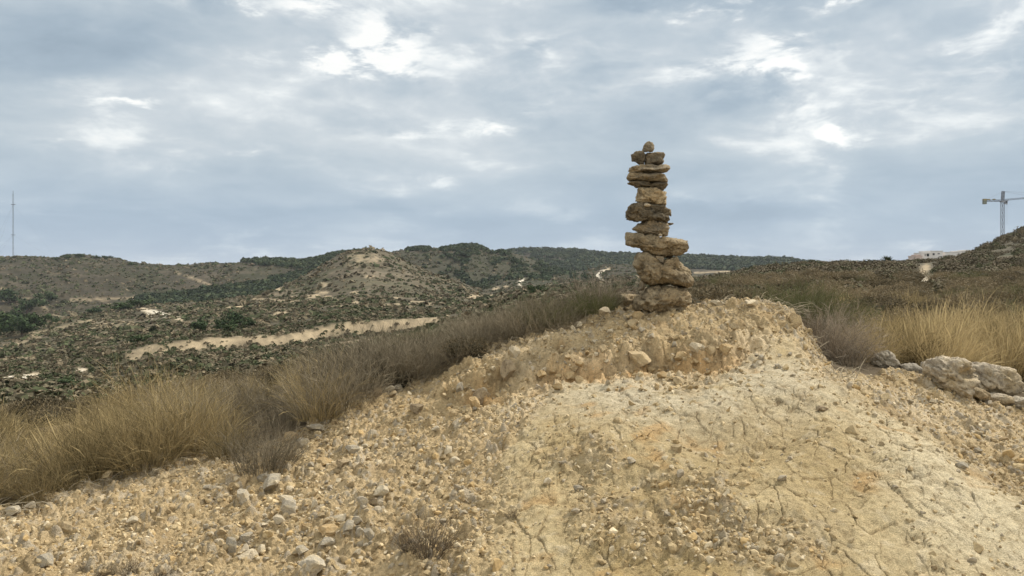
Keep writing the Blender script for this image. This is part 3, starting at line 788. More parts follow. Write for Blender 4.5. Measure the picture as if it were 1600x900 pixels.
LOOSE = [
    (452, 690, 28, 20, L_ochre, 'tan orange stone by the grass edge above the grey bush'),
    (471, 698, 24, 17, L_grey, 'grey stone touching the tan orange stone at the grass edge'),
    (493, 676, 30, 12, L_grey, 'flat grey slab at the grass edge beside the tan orange stone'),
    (428, 764, 40, 24, L_grey, 'largest grey block below the small dead bush on the left slope'),
    (412, 752, 20, 15, L_grey, 'rounded grey stone touching the large grey block'),
    (379, 786, 26, 26, L_grey, 'weathered grey stone low on the left, left of the large grey block'),
    (447, 784, 26, 13, L_pale, 'pale flat stone lying on top of a grey stone on the left slope'),
    (451, 803, 34, 22, L_grey, 'grey stone carrying the pale flat stone on the left slope'),
    (490, 798, 12, 20, L_pale, 'upright pale flake right of the grey stone pair'),
    (434, 818, 24, 11, L_pale, 'small pale stone below the grey stone pair'),
    (530, 812, 36, 11, L_pale, 'long thin pale splinter in the middle of the stony patch'),
    (546, 840, 26, 21, L_grey, 'smooth grey stone, bigger of two touching ones in the stony patch'),
    (562, 839, 14, 19, L_grey, 'smooth grey stone, smaller of two touching ones in the stony patch'),
    (576, 843, 20, 22, L_grey, 'rough grey stone right of the smooth touching pair'),
    (478, 832, 18, 19, L_ochre, 'yellow ochre stone in the stony patch'),
    (516, 838, 38, 18, L_ochre, 'flat orange stone left of the smooth grey pair'),
    (510, 856, 28, 15, L_grey, 'grey blue stone under the flat orange stone'),
    (557, 820, 20, 12, L_grey, 'grey flat stone just above the smooth touching pair'),
    (386, 868, 40, 16, L_pale, 'long pale stone low in the left stony patch'),
    (410, 864, 16, 14, L_pale, 'pale stone at the right end of the long pale stone'),
    (486, 897, 44, 38, L_grey, 'big rough grey stone at the bottom edge of the photo'),
    (470, 868, 22, 16, L_grey, 'grey stone just above the big rough stone at the bottom'),
    (384, 848, 22, 16, L_grey, 'grey stone above the long pale stone low on the left'),
    (361, 864, 22, 24, L_grey, 'tall grey stone left of the long pale stone'),
    (594, 776, 30, 20, L_pale, 'pale yellow stone alone right of the stony patch'),
    (565, 792, 20, 15, L_grey, 'grey stone just left of the pale yellow stone'),
    (584, 792, 18, 13, L_mid, 'brown stone beneath the pale yellow stone'),
    (702, 714, 19, 14, L_pale, 'white stone, upper of two lying alone on the open slope'),
    (710, 727, 17, 14, L_pale, 'white stone, lower of two lying alone on the open slope'),
    (504, 729, 26, 16, L_ochre, 'ochre stone with a dark underside on the upper left slope'),
    (534, 731, 22, 14, L_mid, 'brown stone right of the ochre stone on the upper left slope'),
    (552, 710, 24, 12, L_grey, 'flat grey stone tilted on the upper left slope'),
    (606, 614, 26, 14, L_pale, 'pale stone at the shrub edge half way up the ridge'),
    (588, 618, 18, 16, L_mid, 'brown stone left of the pale stone at the shrub edge'),
    (621, 611, 18, 12, L_grey, 'grey stone right of the pale stone at the shrub edge'),
    (796, 599, 28, 32, L_mid, 'brown pointed stone standing on the rubble ledge'),
    (752, 634, 30, 30, L_mid, 'grey brown stone embedded at the left end of the ledge'),
    (741, 640, 20, 22, L_ochre, 'ochre stone at the left end of the ledge beside the grey brown one'),
    (650, 648, 24, 18, L_mid, 'brown stone half buried on the left rubble slope'),
    (805, 558, 18, 18, L_pale, 'small upright pale stone on the ridge line near the shrubs'),
    (890, 598, 22, 18, L_ochre, 'ochre stone below the ledge, left of a rounder one'),
    (904, 599, 18, 16, L_tan, 'rounder tan stone below the ledge'),
    (872, 610, 18, 12, L_ochre, 'small ochre stone lowest under the ledge'),
    (848, 596, 18, 12, L_ochre, 'ochre flake under the left part of the ledge'),
    (866, 588, 20, 9, L_ochre, 'flat ochre chip in the hollow of the ledge'),
    (998, 574, 44, 26, L_tan, 'large rounded tan stone built into the ledge below the cairn'),
    (1133, 556, 24, 20, L_ochre, 'orange stone at the right end of the ledge'),
    (1090, 551, 24, 16, L_pale, 'pale stone above the right end of the ledge'),
    (1062, 566, 24, 18, L_ochre, 'ochre stone under the pale one at the ledge'),
    (1108, 560, 18, 14, L_tan, 'tan stone left of the orange stone at the ledge end'),
    (1034, 594, 18, 13, L_ochre, 'small ochre stone among the chips below the ledge'),
    (1062, 600, 20, 13, L_tan, 'tan chip among the rubble below the ledge'),
    (997, 502, 18, 20, L_ochre, 'yellow stone on the crest in front of the cairn base'),
    (990, 516, 15, 9, L_ochre, 'small flat yellow stone below the yellow crest stone'),
    (1064, 484, 18, 11, L_pale, 'pale stone on the crest at the right foot of the cairn'),
    (1122, 478, 22, 10, L_pale, 'flat pale stone on the crest right of the cairn'),
    (1172, 480, 26, 13, L_pale, 'pale block on the right part of the crest'),
    (1240, 512, 24, 26, L_tan, 'tan block at the right end of the crest by the olive shrub'),
    (944, 498, 22, 13, L_pale, 'pale stone on the crest left of the cairn'),
    (905, 512, 18, 11, L_pale, 'pale stone on the crest below the bare grey shrub'),
    (1286, 643, 20, 9, L_mid, 'brown chip on the pale clay below the dead bush'),
    (985, 726, 16, 11, L_grey, 'lone grey blue chip on the ochre clay'),
    (1056, 706, 20, 16, L_tan, 'crumbly tan lump on the clay face'),
    (904, 768, 16, 9, L_grey, 'small grey flat chip low on the ochre clay'),
    (854, 760, 16, 14, L_pale, 'pale chip on the clay left of the small grey chip'),
    (20, 806, 30, 16, L_grey, 'grey stone at the left photo edge under the grass'),
    (48, 795, 18, 12, L_grey, 'small grey stone under the grass, left of the tan one'),
    (168, 752, 24, 13, L_tan, 'tan stone under the grass near the left edge'),
    (252, 722, 18, 13, L_grey, 'grey stone under the tall grass, left of a bigger pale one'),
    (290, 716, 26, 14, L_mid, 'brown stone half hidden under the tall grass'),
    (243, 742, 16, 12, L_pale, 'pale stone lying loose just below the tall grass'),
    (104, 834, 24, 18, L_tan, 'tan stone low on the far left slope'),
    (206, 822, 24, 10, L_pale, 'pale flat stone on the gravelly left slope'),
    (70, 884, 34, 18, L_grey, 'grey slab in the bottom left corner'),
]
for i, (px, py, w, h, m, lab) in enumerate(LOOSE):
    D = hit(px, py)
    s = D / F
    o = link('loose_stone', stone_mesh(i % 8, m), None)
    o.scale = (w * s * .52, w * s * .42, h * s * .56)
    o.rotation_euler = (R.uniform(-.15, .15), R.uniform(-.15, .15), R.uniform(-.5, .5))
    z = float(ground_near(px, D + w * s * .15))
    o.location = at(px, D + w * s * .15, z + h * s * .30)
    tag(o, lab, 'stone')

# smaller countable stones, as copies of a few shapes
MIDG = 'small stones strewn over the rubble'
zones = [
    ((300, 760, 640, 900), 95, 'fist sized limestone fragment in the stony patch of the lower left slope'),
    ((470, 600, 760, 760), 55, 'limestone fragment scattered over the open gravel of the upper left slope'),
    ((690, 490, 1240, 580), 60, 'limestone fragment in the rubble cap below and beside the cairn'),
    ((840, 545, 1160, 612), 30, 'ochre chip fallen under the rubble ledge'),
    ((1360, 590, 1600, 740), 40, 'tan fragment in the gravelly gully below the boulders'),
]
for (x0, y0, x1, y1), n, lab in zones:
    k = 0; tries = 0
    while k < n and tries < n * 20:
        tries += 1
        px = R.uniform(x0, x1); py = R.uniform(y0, y1)
        if py < np.interp(px, [e[0] for e in EDGE], [e[1] for e in EDGE]) + 6: continue
        D = hit(px, py)
        if D > 7.4: continue
        s = D / F
        w = float(np.clip(R.lognormal(2.35, .3), 7, 19)); h = w * R.uniform(.5, .85)
        m = [L_grey, L_pale, L_tan, L_tan, L_tan, L_pale, L_grey][R.integers(7)] if 'ochre' not in lab else [L_ochre, L_ochre, L_tan][R.integers(3)]
        o = link('limestone_fragment', stone_mesh(int(R.integers(8)), m, 3), None)
        o.scale = (w * s * .5, w * s * .42, h * s * .55)
        o.rotation_euler = (R.uniform(-.3, .3), R.uniform(-.3, .3), R.uniform(0, 6.28))
        o.location = at(px, D, float(ground_near(px, D)) + h * s * .2)
        tag(o, lab, 'stone', lab.replace('limestone fragment', 'stones').replace('fist sized ', ''))
        k += 1

# gravel: nobody could count it
small = [rough_stone(1, 700 + i, 8, (1, .8, .55), .0) for i in range(10)]
big = [rough_stone(2, 720 + i, 12, (1, .8, .55), .06) for i in range(8)]


def scatter(protos, px, D, size, cols):
    Vs, Fs, Cs = [], [], []; off = 0
    z = ground_near(px, D); x = (px - 800) / F * D
    for i in range(len(px)):
        V, Fc = protos[i % len(protos)]
        a = R.uniform(0, 6.28); ca, sa = math.cos(a), math.sin(a)
        t = R.normal(0, .35, 2)
        v = V * size[i] * np.array([1, 1, R.uniform(.7, 1.1)])
        v = np.stack([v[:, 0], v[:, 1] - t[0] * v[:, 2], v[:, 2] + t[0] * v[:, 1] + t[1] * v[:, 0]], 1)
        v = np.stack([v[:, 0] * ca - v[:, 1] * sa, v[:, 0] * sa + v[:, 1] * ca, v[:, 2]], 1)
        v += np.array([x[i], D[i], z[i] + size[i] * .08])
        Vs.append(v); Fs.append(Fc + off); off += len(V)
        Cs.append(np.repeat(cols[i][None], len(V), 0))
    return np.concatenate(Vs), np.concatenate(Fs), np.concatenate(Cs)


def near_at(A, px, D):
    u = (px - 800) / F
    ci = np.clip(np.round(np.interp(u, U, np.arange(len(U)))).astype(int), 0, len(U) - 1)
    ri = np.clip(np.round(np.interp(D, Dn, np.arange(len(Dn)))).astype(int), 0, len(Dn) - 1)
    return A[ri, ci]


N0 = 190000
px = R.uniform(-100, 1720, N0); D = np.exp(R.uniform(np.log(3.1), np.log(7.6), N0))
w_r = near_at(rub, px, D); w_b = near_at(bare, px, D)
prob = (w_r * .40 + .03 * w_b) * (D / 7.6) ** 1.0 * .85 + w_b * .16 * near_at(debris * clay, px, D)
clump = near_at(fbm(X * 1.7, Y * 1.7, 3, 140), px, D)
keep = R.random(N0) < prob * np.clip(.75 + clump * 1.3, .15, 1.6)
px, D = px[keep], D[keep]
sz = np.clip(R.lognormal(np.log(.0075), .5, len(px)), .0035, .032)
pal = np.array([(.44, .335, .185), (.48, .375, .22), (.38, .285, .155), (.55, .455, .30), (.42, .295, .14), (.36, .30, .21), (.31, .225, .12)])
cc = pal[R.choice(7, len(px), p=[.26, .22, .16, .12, .08, .09, .07])] * R.uniform(.8, 1.15, (len(px), 1))
isb = sz > .013
V1, F1_, C1 = scatter(small, px[~isb], D[~isb], sz[~isb], cc[~isb])
V2, F2_, C2 = scatter(big, px[isb], D[isb], sz[isb], cc[isb])
me = np_mesh('gravel', np.concatenate([V1, V2]), np.concatenate([F1_, F2_ + len(V1)]), M_gravel, np.concatenate([C1, C2]))
tag(link('gravel', me), 'fine limestone gravel and crumbs over the bare slope', 'gravel', kind='stuff')
print('gravel stones', len(px))


# ---------------------------------------------------------------- near plants
def blades(n, spread, h, lean, width, seed, segs=3, droop=.25, fork=0, stiff=1.0, hvar=.35, inner=.0, heads=.0):
    """n thin curved strips rising from a disc; fork: number of side twigs per strip"""
    g = np.random.default_rng(seed)
    Vs, Fs, Cs = [], [], []; off = [0]

    def strip(p0, d0, L, w, tint, bend, sg):
        # d0: start direction; bend: horizontal pull as it rises
        pts = [p0]; d = d0 / np.linalg.norm(d0)
        for k in range(sg):
            d = d + bend / sg; d /= np.linalg.norm(d)
            pts.append(pts[-1] + d * L / sg)
        pts = np.array(pts)
        side = g.normal(size=3); side -= side @ d * d; side /= np.linalg.norm(side) + 1e-9
        ws = w * np.linspace(1, .25, sg + 1)
        if sg > 2 and g.uniform() < heads: ws[-2] = w * 2.1; ws[-3] = w * .7; tint = min(1, tint + .35)      # a seed head
        V = np.empty(((sg + 1) * 2, 3)); V[0::2] = pts - side * ws[:, None] / 2; V[1::2] = pts + side * ws[:, None] / 2
        Vs.append(V)
        for k in range(sg):
            a = off[0] + 2 * k; Fs.append((a, a + 1, a + 3, a + 2))
        Cs.append(np.full(len(V), tint)); off[0] += len(V)
        return pts

    for i in range(n):
        r = spread * math.sqrt(g.uniform(inner, 1)); a = g.uniform(0, 6.283)
        p = np.array([r * math.cos(a), r * math.sin(a), -.03])
        out = np.array([math.cos(a), math.sin(a), 0]) * (r / spread) * lean + np.append(g.normal(0, .16, 2), 0)
        L = h * g.uniform(1 - hvar, 1 + hvar * .4) * (1 - .25 * (r / spread) ** 2)
        bend = np.append(g.normal(0, droop, 2), -abs(g.normal(0, droop)) * 1.0) + out * .3
        tint = g.uniform()
        pts = strip(p, out + np.array([0, 0, stiff]), L, width, tint, bend, segs)
        for k in range(fork):
            j = g.integers(1, len(pts))
            q = pts[j]; d = (pts[j] - pts[j - 1]); d /= np.linalg.norm(d)
            d = d + g.normal(0, .42, 3)
            strip(q, d, L * g.uniform(.15, .42), width * .7, np.clip(tint + g.normal(0, .15), 0, 1), g.normal(0, .2, 3), 2)
    V = np.concatenate(Vs); c = np.concatenate(Cs)
    return V, np.array(Fs), np.stack([c, c, c], 1)


def blade_mesh(name, mat, **k):
    V, Fc, c = blades(**k)
    return np_mesh(name, V, Fc, mat, c)


def two_part(name, mat, a, b):
    V1, F1, c1 = blades(**a); V2, F2, c2 = blades(**b)
    return np_mesh(name, np.concatenate([V1, V2]), np.concatenate([F1, F2 + len(V1)]), mat, np.concatenate([c1, np.clip(c2 * .5 + .5, 0, 1)]))


GR = [two_part('grass_tussock', M_grass, dict(n=520, spread=.27, h=.66, lean=.42, width=.0052, seed=10 + i, segs=5, droop=.5, fork=1, hvar=.55, heads=.05),
               dict(n=60, spread=.3, h=.6, lean=1.1, width=.0065, seed=110 + i, segs=4, droop=.9, fork=1, hvar=.6, stiff=.8)) for i in range(5)]
ST = [blade_mesh('straw_tussock', M_straw, n=560, spread=.30, h=.58, lean=.34, width=.0055, seed=20 + i, segs=5, heads=.08, hvar=.5, droop=.32, fork=1) for i in range(4)]
TW = [blade_mesh('twiggy_shrub', M_twig, n=300, spread=.34, h=.52, lean=.55, width=.0048, seed=30 + i, segs=3, droop=.3, fork=5) for i in range(4)]
DE = [blade_mesh('dead_bush', M_dead, n=240, spread=.20, h=.50, lean=.5, width=.0045, seed=40 + i, segs=3, droop=.5, fork=6) for i in range(2)]


def heath(seed, n=2000):
    """a rounded cushion shrub: short twig sprays pointing outward from a lumpy dome"""
    g = np.random.default_rng(seed); Vs, Fs, Cs = [], [], []
    lob = [(np.array([g.normal(0, .2), g.normal(0, .2), g.uniform(.05, .2)]), g.uniform(.22, .36)) for _ in range(6)]
    for i in range(n):
        c, r = lob[i % 6]
        d = g.normal(size=3); d[2] = abs(d[2]) * .9; d /= np.linalg.norm(d)
        p = c * np.array([1, 1, .8]) + d * r * g.uniform(.55, 1.0) * np.array([1, 1, .8])
        t = np.clip(.5 + .35 * (i % 6 - 2.5) / 2.5 * .6 + g.normal(0, .22), 0, 1)
        for k in range(2):
            q = p + g.normal(0, .03, 3); e = d + g.normal(0, .8, 3); e /= np.linalg.norm(e)
            L_ = g.uniform(.02, .05); sd = np.cross(e, g.normal(size=3)); sd /= np.linalg.norm(sd) + 1e-9
            w = .007; b0 = len(Vs)
            Vs += [q - sd * w, q + sd * w, q + e * L_ + sd * w * .6, q + e * L_ - sd * w * .6]; Fs.append((b0, b0 + 1, b0 + 2, b0 + 3)); Cs += [t] * 4
    for c, r in lob:                                   # dense heart of each lobe: a solid dark core added for inner shade
        IV, IF = ICO[2]; b0 = len(Vs)
        IV = IV * (r * .62 * (1 + noise3(IV, 2.2, seed, 2) * .5))[:, None] * np.array([1, 1, .8]) + c * np.array([1, 1, .8])
        Vs += list(IV); Fs += [(b0 + f[0], b0 + f[1], b0 + f[2], b0 + f[2]) for f in IF]; Cs += [0.0] * len(IV)
    quads = np.array([f for f in Fs if f[2] != f[3]]); tris = np.array([f[:3] for f in Fs if f[2] == f[3]])
    quads = np.concatenate([quads[:, [0, 1, 2]], quads[:, [0, 2, 3]]])
    V = np.array(Vs); c = np.array(Cs)
    return np_mesh('heath_shrub', V, np.concatenate([quads, tris]), M_heath, np.stack([c, c, c], 1))


HE = [heath(50 + i) for i in range(5)]
OL = [blade_mesh('olive_shrub', M_olive, n=380, spread=.38, h=.62, lean=.7, width=.006, seed=60 + i, segs=3, droop=.25, fork=6) for i in range(2)]


def put(name, me, px, D, s, label, cat, group=None, sz=1.0, dz_=0.0):
    o = link(name, me)
    o.location = at(px, D, float(ground_any(px, D)) + dz_)
    o.rotation_euler = (R.normal(0, .1), R.normal(0, .1), R.uniform(0, 6.28)); o.scale = (s, s, s * sz)
    return tag(o, label, cat, group)


def edge_depth(px):
    return hit(px, float(np.interp(px, [e[0] for e in EDGE], [e[1] for e in EDGE])) + 4)


# left: tall dry grass, then grey twiggy shrubs up the ridge
for row in range(6):
    n = (13, 13, 12, 12, 12, 12)[row]
    for i in range(n):
        px = -120 + (i + R.uniform(.1, .9)) * 680 / n
        if row == 0 and 395 < px < 445: continue
        if R.random() < .18: continue
        D = edge_depth(px) + .16 + row * .42 + R.uniform(-.16, .25)
        lump = (.72 if 340 < px < 470 else 1) * (1 + .28 * float(perlin2(np.array([px * .021]), np.array([row * .7]), 600)[0]))
        g = R.random()
        if px > 440 and g < .45 or px <= 440 and g < .18:
            put('twiggy_shrub', TW[R.integers(4)], px, D, R.uniform(.5, .82), 'grey brown twiggy shrub among the tall dry grass of the left edge', 'shrub', 'grey shrubs within the left grass')
        else:
            put('grass_tussock', GR[R.integers(5)], px, D, R.uniform(.46, .86) * lump, 'tall dry golden brown grass tussock along the left edge of the bare slope', 'grass tussock', 'dry grass tussocks along the left edge')
for row in range(7):
    n = (20, 20, 18, 16, 14, 12, 12)[row]
    for i in range(n):
        px = 545 + (i + R.uniform(.1, .9)) * 400 / n
        if R.random() < .12: continue
        D = edge_depth(px) + .12 + row * .30 + R.uniform(-.06, .16)
        hgt = float(np.interp(px, [540, 640, 760, 860, 920, 980], [.82, .68, .60, .52, .50, .40])) * R.uniform(.62, 1.15)
        g = R.random()
        if g < .22: put('heath_shrub', HE[R.integers(5)], px, D, hgt * .75, 'low dark cushion shrub between the grey shrubs climbing the ridge', 'shrub', 'dark cushions on the ridge')
        elif g < .32: put('olive_shrub', OL[R.integers(2)], px, D, hgt * .72, 'olive tinged shrub between the grey shrubs climbing the ridge', 'shrub', 'olive shrubs on the ridge')
        else: put('twiggy_shrub', TW[R.integers(4)], px, D, hgt, 'bare grey brown shrub in the band climbing the ridge towards the cairn', 'shrub', 'grey shrubs climbing the ridge')
for px, D, s in ((905, 7.6, .62), (930, 7.7, .85), (950, 7.7, .95), (968, 7.8, .7)):
    put('dead_bush', DE[R.integers(2)], px, D, s, 'tall bare pale grey bush on the ridge just left of the cairn', 'bush', 'bare bushes left of the cairn')
put('dead_bush', TW[0], 412, hit(412, 738), .5, 'small dead twiggy bush in front of the tall grass, above the large grey block', 'bush', None, 1.25)
put('dead_bush', TW[1], 437, hit(437, 722) , .34, 'low grey dead bush right of the small twiggy one by the grass edge', 'bush')
DT = blade_mesh('dry_tuft', M_dead, n=150, spread=.07, h=.22, lean=.5, width=.0036, seed=81, segs=3, droop=.5, fork=1)
DT.materials[0] = plant_mat('dark_tuft', (.045, .036, .025), (.22, .17, .11), .1)
put('dry_tuft', DT, 672, hit(672, 862), .95, 'dark dry grass tuft low in the middle of the slope', 'grass tuft')
put('dry_tuft', DT, 640, hit(640, 856), .62, 'smaller dry tuft left of the dark tuft low on the slope', 'grass tuft')
put('dry_tuft', DT, 800, hit(800, 808), .0001 + .3, 'tiny dry sprig on the clay right of the dark tuft', 'grass tuft')
for px, py, s, lab in ((205, 895, .5, 'dry straggly tuft at the bottom edge, tallest of the lower left ones'), (165, 902, .42, 'dry straggly tuft at the bottom edge near the left corner'), (248, 905, .42, 'dry straggly tuft at the bottom edge right of the tallest lower left one'), (130, 893, .28, 'low dry sprig at the bottom near the left corner')):
    put('dry_tuft', DT, px, hit(px, py), s, lab, 'grass tuft')

V, Fc, c = [], [], []
for i in range(1500):
    px = R.uniform(-100, 1340); D = edge_depth(px) + R.normal(-.02, .16)
    a = R.uniform(0, 6.28); L_ = R.uniform(.04, .22); w = R.uniform(.0015, .003)
    x, y, z = at(px, D, float(ground_near(px, D)) + R.uniform(.004, .03))
    d = np.array([math.cos(a), math.sin(a), R.normal(.1, .25)]) * L_; sd = np.array([-math.sin(a), math.cos(a), .6]) * w
    p = np.array([x, y, z]); k = len(V); bow = np.array([0, 0, R.uniform(0, .03)])
    V += [p - sd, p + sd, p + d * .5 + bow + sd, p + d * .5 + bow - sd, p + d + sd * .4, p + d - sd * .4]
    Fc += [(k, k + 1, k + 2, k + 3), (k + 3, k + 2, k + 4, k + 5)]; t = R.uniform(); c += [(t, t, t)] * 6
tag(link('twig_litter', np_mesh('twig_litter', np.array(V), np.array(Fc), M_twig, np.array(c))), 'fallen stems and twigs along the edge of the plants', 'twigs', kind='stuff')

# right: dead grey bush, straw grass, olive shrub, heath over the plateau
put('dead_bush', DE[0], 1292, 6.9, .86, 'dense grey dead bush spilling onto the pale clay right of the crest', 'bush')
put('dead_bush', DE[1], 1326, 6.8, .68, 'grey dead bush right beside the lone grey boulder', 'bush')
put('dead_bush', DE[1], 1312, 7.4, .9, 'grey dead bush behind the dense dead bush and taller grass', 'bush')
put('dead_bush', DE[0], 1264, 7.0, .4, 'small dry grey sprig at the right end of the crest', 'bush')
for px, D, s in ((1250, 8.7, .95), (1222, 8.9, .8), (1282, 9.2, .85)):
    put('olive_shrub', OL[R.integers(2)], px, D, s, 'olive green broom-like shrub behind the right end of the crest', 'shrub', 'olive shrubs behind the crest')
for row in range(6):
    n = (9, 11, 11, 12, 12, 12)[row]
    for i in range(n):
        px = 1345 + (i + R.uniform(.1, .9)) * 420 / n
        D = (7.05 if px < 1420 else 7.35) + row * .42 + R.uniform(-.08, .15)
        s = R.uniform(.55, 1.05) * float(np.interp(px, [1345, 1420, 1500, 1700], [.75, .9, 1.0, 1.0]))
        if px < 1500 and row > 3: continue
        if R.random() < (.75 if px < 1460 else .15) and row < 5:
            put('grass_tussock', GR[R.integers(5)], px, D, s * .8, 'brown green grass tussock behind the boulders', 'grass tussock', 'brown grass behind the boulders')
        else:
            put('straw_tussock', ST[R.integers(4)], px, D, s, 'golden straw grass tussock behind the boulders', 'grass tussock', 'golden straw grass behind the boulders')
# heath of the plateau
def hides_path(px, D, h):
    top = pyof(float(ground_any(px, D)) + h, D)
    return (1426 < px < 1462 and top < 443 and D < 125) or (1466 < px < 1500 and top < 452 and D < 50)


nh = 0
cand = []
for _ in range(6000):
    px = R.uniform(1060, 1760); D = math.exp(R.uniform(math.log(8.8), math.log(60)))
    if px < 1090 and D > 40: continue
    if px > 1330 and D < 9.9: continue
    if px > 1500 and D < 10.4: continue
    if 12 < D and abs(px - np.interp(pyof(float(ground_any(px, D)), D), [415, 424, 432, 440, 452], [1450, 1440, 1438, 1452, 1478])) < 14 and D > 28: continue
    x = (px - 800) / F * D
    if any((x - a) ** 2 + (D - b_) ** 2 < (.72 * (1 + D / 26)) ** 2 for a, b_ in cand): continue
    s = R.uniform(.7, 1.45) * (1 + max(0, D - 12) * .022)
    if hides_path(px, D, .55 * s): continue
    cand.append((x, D))
    g = R.random()
    if D < 30 and .80 < g < .88:
        put('straw_tussock', ST[R.integers(4)], px, D, s * .6, 'small pale straw tuft among the heath of the plateau', 'grass tussock', 'straw tufts among the heath')
    elif nh < 295 and g < .88:
        put('heath_shrub', HE[R.integers(5)], px, D, s, 'rounded brown heath shrub on the plateau to the right', 'shrub', 'heath shrubs over the plateau', R.uniform(.75, 1.05)); nh += 1
    elif g >= .88:
        put('olive_shrub', OL[R.integers(2)], px, D, s * .72, 'olive green shrub among the brown heath of the plateau', 'shrub', 'olive shrubs among the heath', .8)
    if len(cand) > 360: break
# the slope behind the left shrubs, seen above them
for _ in range(60):
    px = R.uniform(-60, 980); D = math.exp(R.uniform(math.log(11), math.log(45)))
    put('heath_shrub', HE[R.integers(5)], px, D, R.uniform(.7, 1.0) * (1 + D * .012), 'low brown shrub on the slope dropping into the valley behind the left grass', 'shrub', 'low shrubs dropping into the valley')


# ---------------------------------------------------------------- far scrub, one mesh; trees of their own
def leaf_blob(n, seed, flat=.7, q=.5):
    """a clump of leaf faces filling a dome of radius one"""
    g = np.random.default_rng(seed)
    Vs = []
    for i in range(n):
        d = g.normal(size=3); d /= np.linalg.norm(d); d[2] = abs(d[2]) * flat
        c = d * g.uniform(.55, .95)
        a = g.normal(size=3); a /= np.linalg.norm(a); b_ = np.cross(a, d); b_ /= np.linalg.norm(b_) + 1e-9
        a = np.cross(b_, d) * .6 + g.normal(size=3) * .35
        Vs += [c - a * q - b_ * q, c + a * q - b_ * q, c + a * q + b_ * q * .7, c - a * q + b_ * q * .7]
    return np.array(Vs), np.arange(n * 4).reshape(-1, 4)


def blob_field(name, protos, px, D, size, cols, mat, lab, cat, sink=.1):
    z = ground_any(px, D); x = (px - 800) / F * D
    Vs, Fs, Cs = [], [], []; off = 0
    pid = R.integers(len(protos), size=len(px))
    for k, (V, Fc) in enumerate(protos):
        idx = np.where(pid == k)[0]
        if not len(idx): continue
        a = R.uniform(0, 6.28, len(idx)); ca, sa = np.cos(a)[:, None], np.sin(a)[:, None]
        sx = size[idx][:, None]; sh = R.uniform(.7, 1.15, len(idx))[:, None]
        vx = (V[None, :, 0] * ca - V[None, :, 1] * sa) * sx + x[idx][:, None]
        vy = (V[None, :, 0] * sa + V[None, :, 1] * ca) * sx + D[idx][:, None]
        vz = V[None, :, 2] * sx * sh + (z[idx] - size[idx] * sink)[:, None]
        Vs.append(np.stack([vx, vy, vz], -1).reshape(-1, 3))
        Fs.append((Fc[None] + (np.arange(len(idx)) * len(V))[:, None, None]).reshape(-1, 4) + off)
        lv = R.uniform(.85, 1.18, (len(idx), len(V) // 4)); lv = np.repeat(lv, 4, 1)
        Cs.append((cols[idx][:, None, :] * lv[..., None]).reshape(-1, 3)); off += len(idx) * len(V)
    me = np_mesh(name, np.concatenate(Vs), np.concatenate(Fs), mat, np.concatenate(Cs))
    return tag(link(name, me), lab, cat, kind='stuff')


BL = [leaf_blob(9, 900 + i) for i in range(6)]
bm_field = bare_f


def far_val(A, px, D):
    c0, r0, fc, fr = fidx(px, D)
    return A[r0, c0]


# plateau scrub beyond the single shrubs
N = 12000
px = R.uniform(1030, 1900, N); D = np.exp(R.uniform(np.log(30), np.log(205), N))
ok = (far_val(bare_f, px, D) < .3) & (D < np.interp(px, [1030, 1080, 1240, 1500, 1900], [60, 100, 150, 185, 210]))
ok &= R.random(N) < np.clip(.25 + fbm(px * .02, D * .11, 3, 500) * 1.2 + .3, .08, 1)
ok &= ~np.array([hides_path(a, b_, .6) for a, b_ in zip(px, D)])
px, D = px[ok], D[ok]
pal = np.array([(.115, .094, .06), (.14, .112, .072), (.105, .092, .052), (.088, .088, .045), (.16, .128, .08)])
BH = [leaf_blob(110, 930 + i, .8, .10) for i in range(6)]
BW = [leaf_blob(26, 960 + i, .8, .3) for i in range(6)]
blob_field('plateau_scrub', BH, px, D, R.uniform(.35, .85, len(px)) * (.7 + D / 150), pal[R.choice(5, len(px), p=[.32, .25, .2, .13, .10])] * R.uniform(.8, 1.2, (len(px), 1)), M_leaf, 'dense brown heath scrub covering the far part of the plateau', 'scrub')

# hill scrub: density follows patches
N = 150000
px = R.uniform(-260, 1080, N); D = np.exp(R.uniform(np.log(42), np.log(980), N))
dn = fbm(px / F * 30, np.log(D) * 26, 4, 510) + .5 * fbm(px / F * 8, np.log(D) * 9, 3, 515)
ok = (far_val(bare_f, px, D) < .35) & (R.random(N) < np.clip(.62 + dn * 1.5, .1, 1))
ok |= (far_val(bare_f, px, D) >= .35) & (R.random(N) < .16)
px, D, dn = px[ok], D[ok], dn[ok]
thin = R.random(len(px)) > .35 * np.clip(far_val(cone, px, D) * 1.3, 0, 1)
px, D, dn = px[thin], D[thin], dn[thin]
pal = np.array([(.11, .096, .06), (.15, .124, .078), (.085, .088, .046), (.066, .075, .036), (.18, .145, .092)])
green = sstep(-.3, .5, fbm(px / F * 10, np.log(D) * 12, 3, 520) + .35 * (D > 480))
w = R.random(len(px))
ci = np.where(w < .25 + .5 * green, R.integers(2, 4, len(px)), np.array([0, 1, 4])[R.integers(0, 3, len(px))])
sz_ = np.clip(R.lognormal(-.95, .45, len(px)), .15, 1.3) * (.75 + D / 450); cc_ = pal[ci] * R.uniform(.75, 1.25, (len(px), 1))
nr = D < 170
BN = [leaf_blob(26, 980 + i, .8, .24) for i in range(6)]
blob_field('hill_scrub', BL, px[~nr], D[~nr], sz_[~nr], cc_[~nr], M_leaf, 'low scrub dotted over the hills', 'scrub')
blob_field('valley_scrub', BN, px[nr], D[nr], sz_[nr], cc_[nr], M_leaf, 'low scrub dotted over the nearer valley floor', 'scrub')

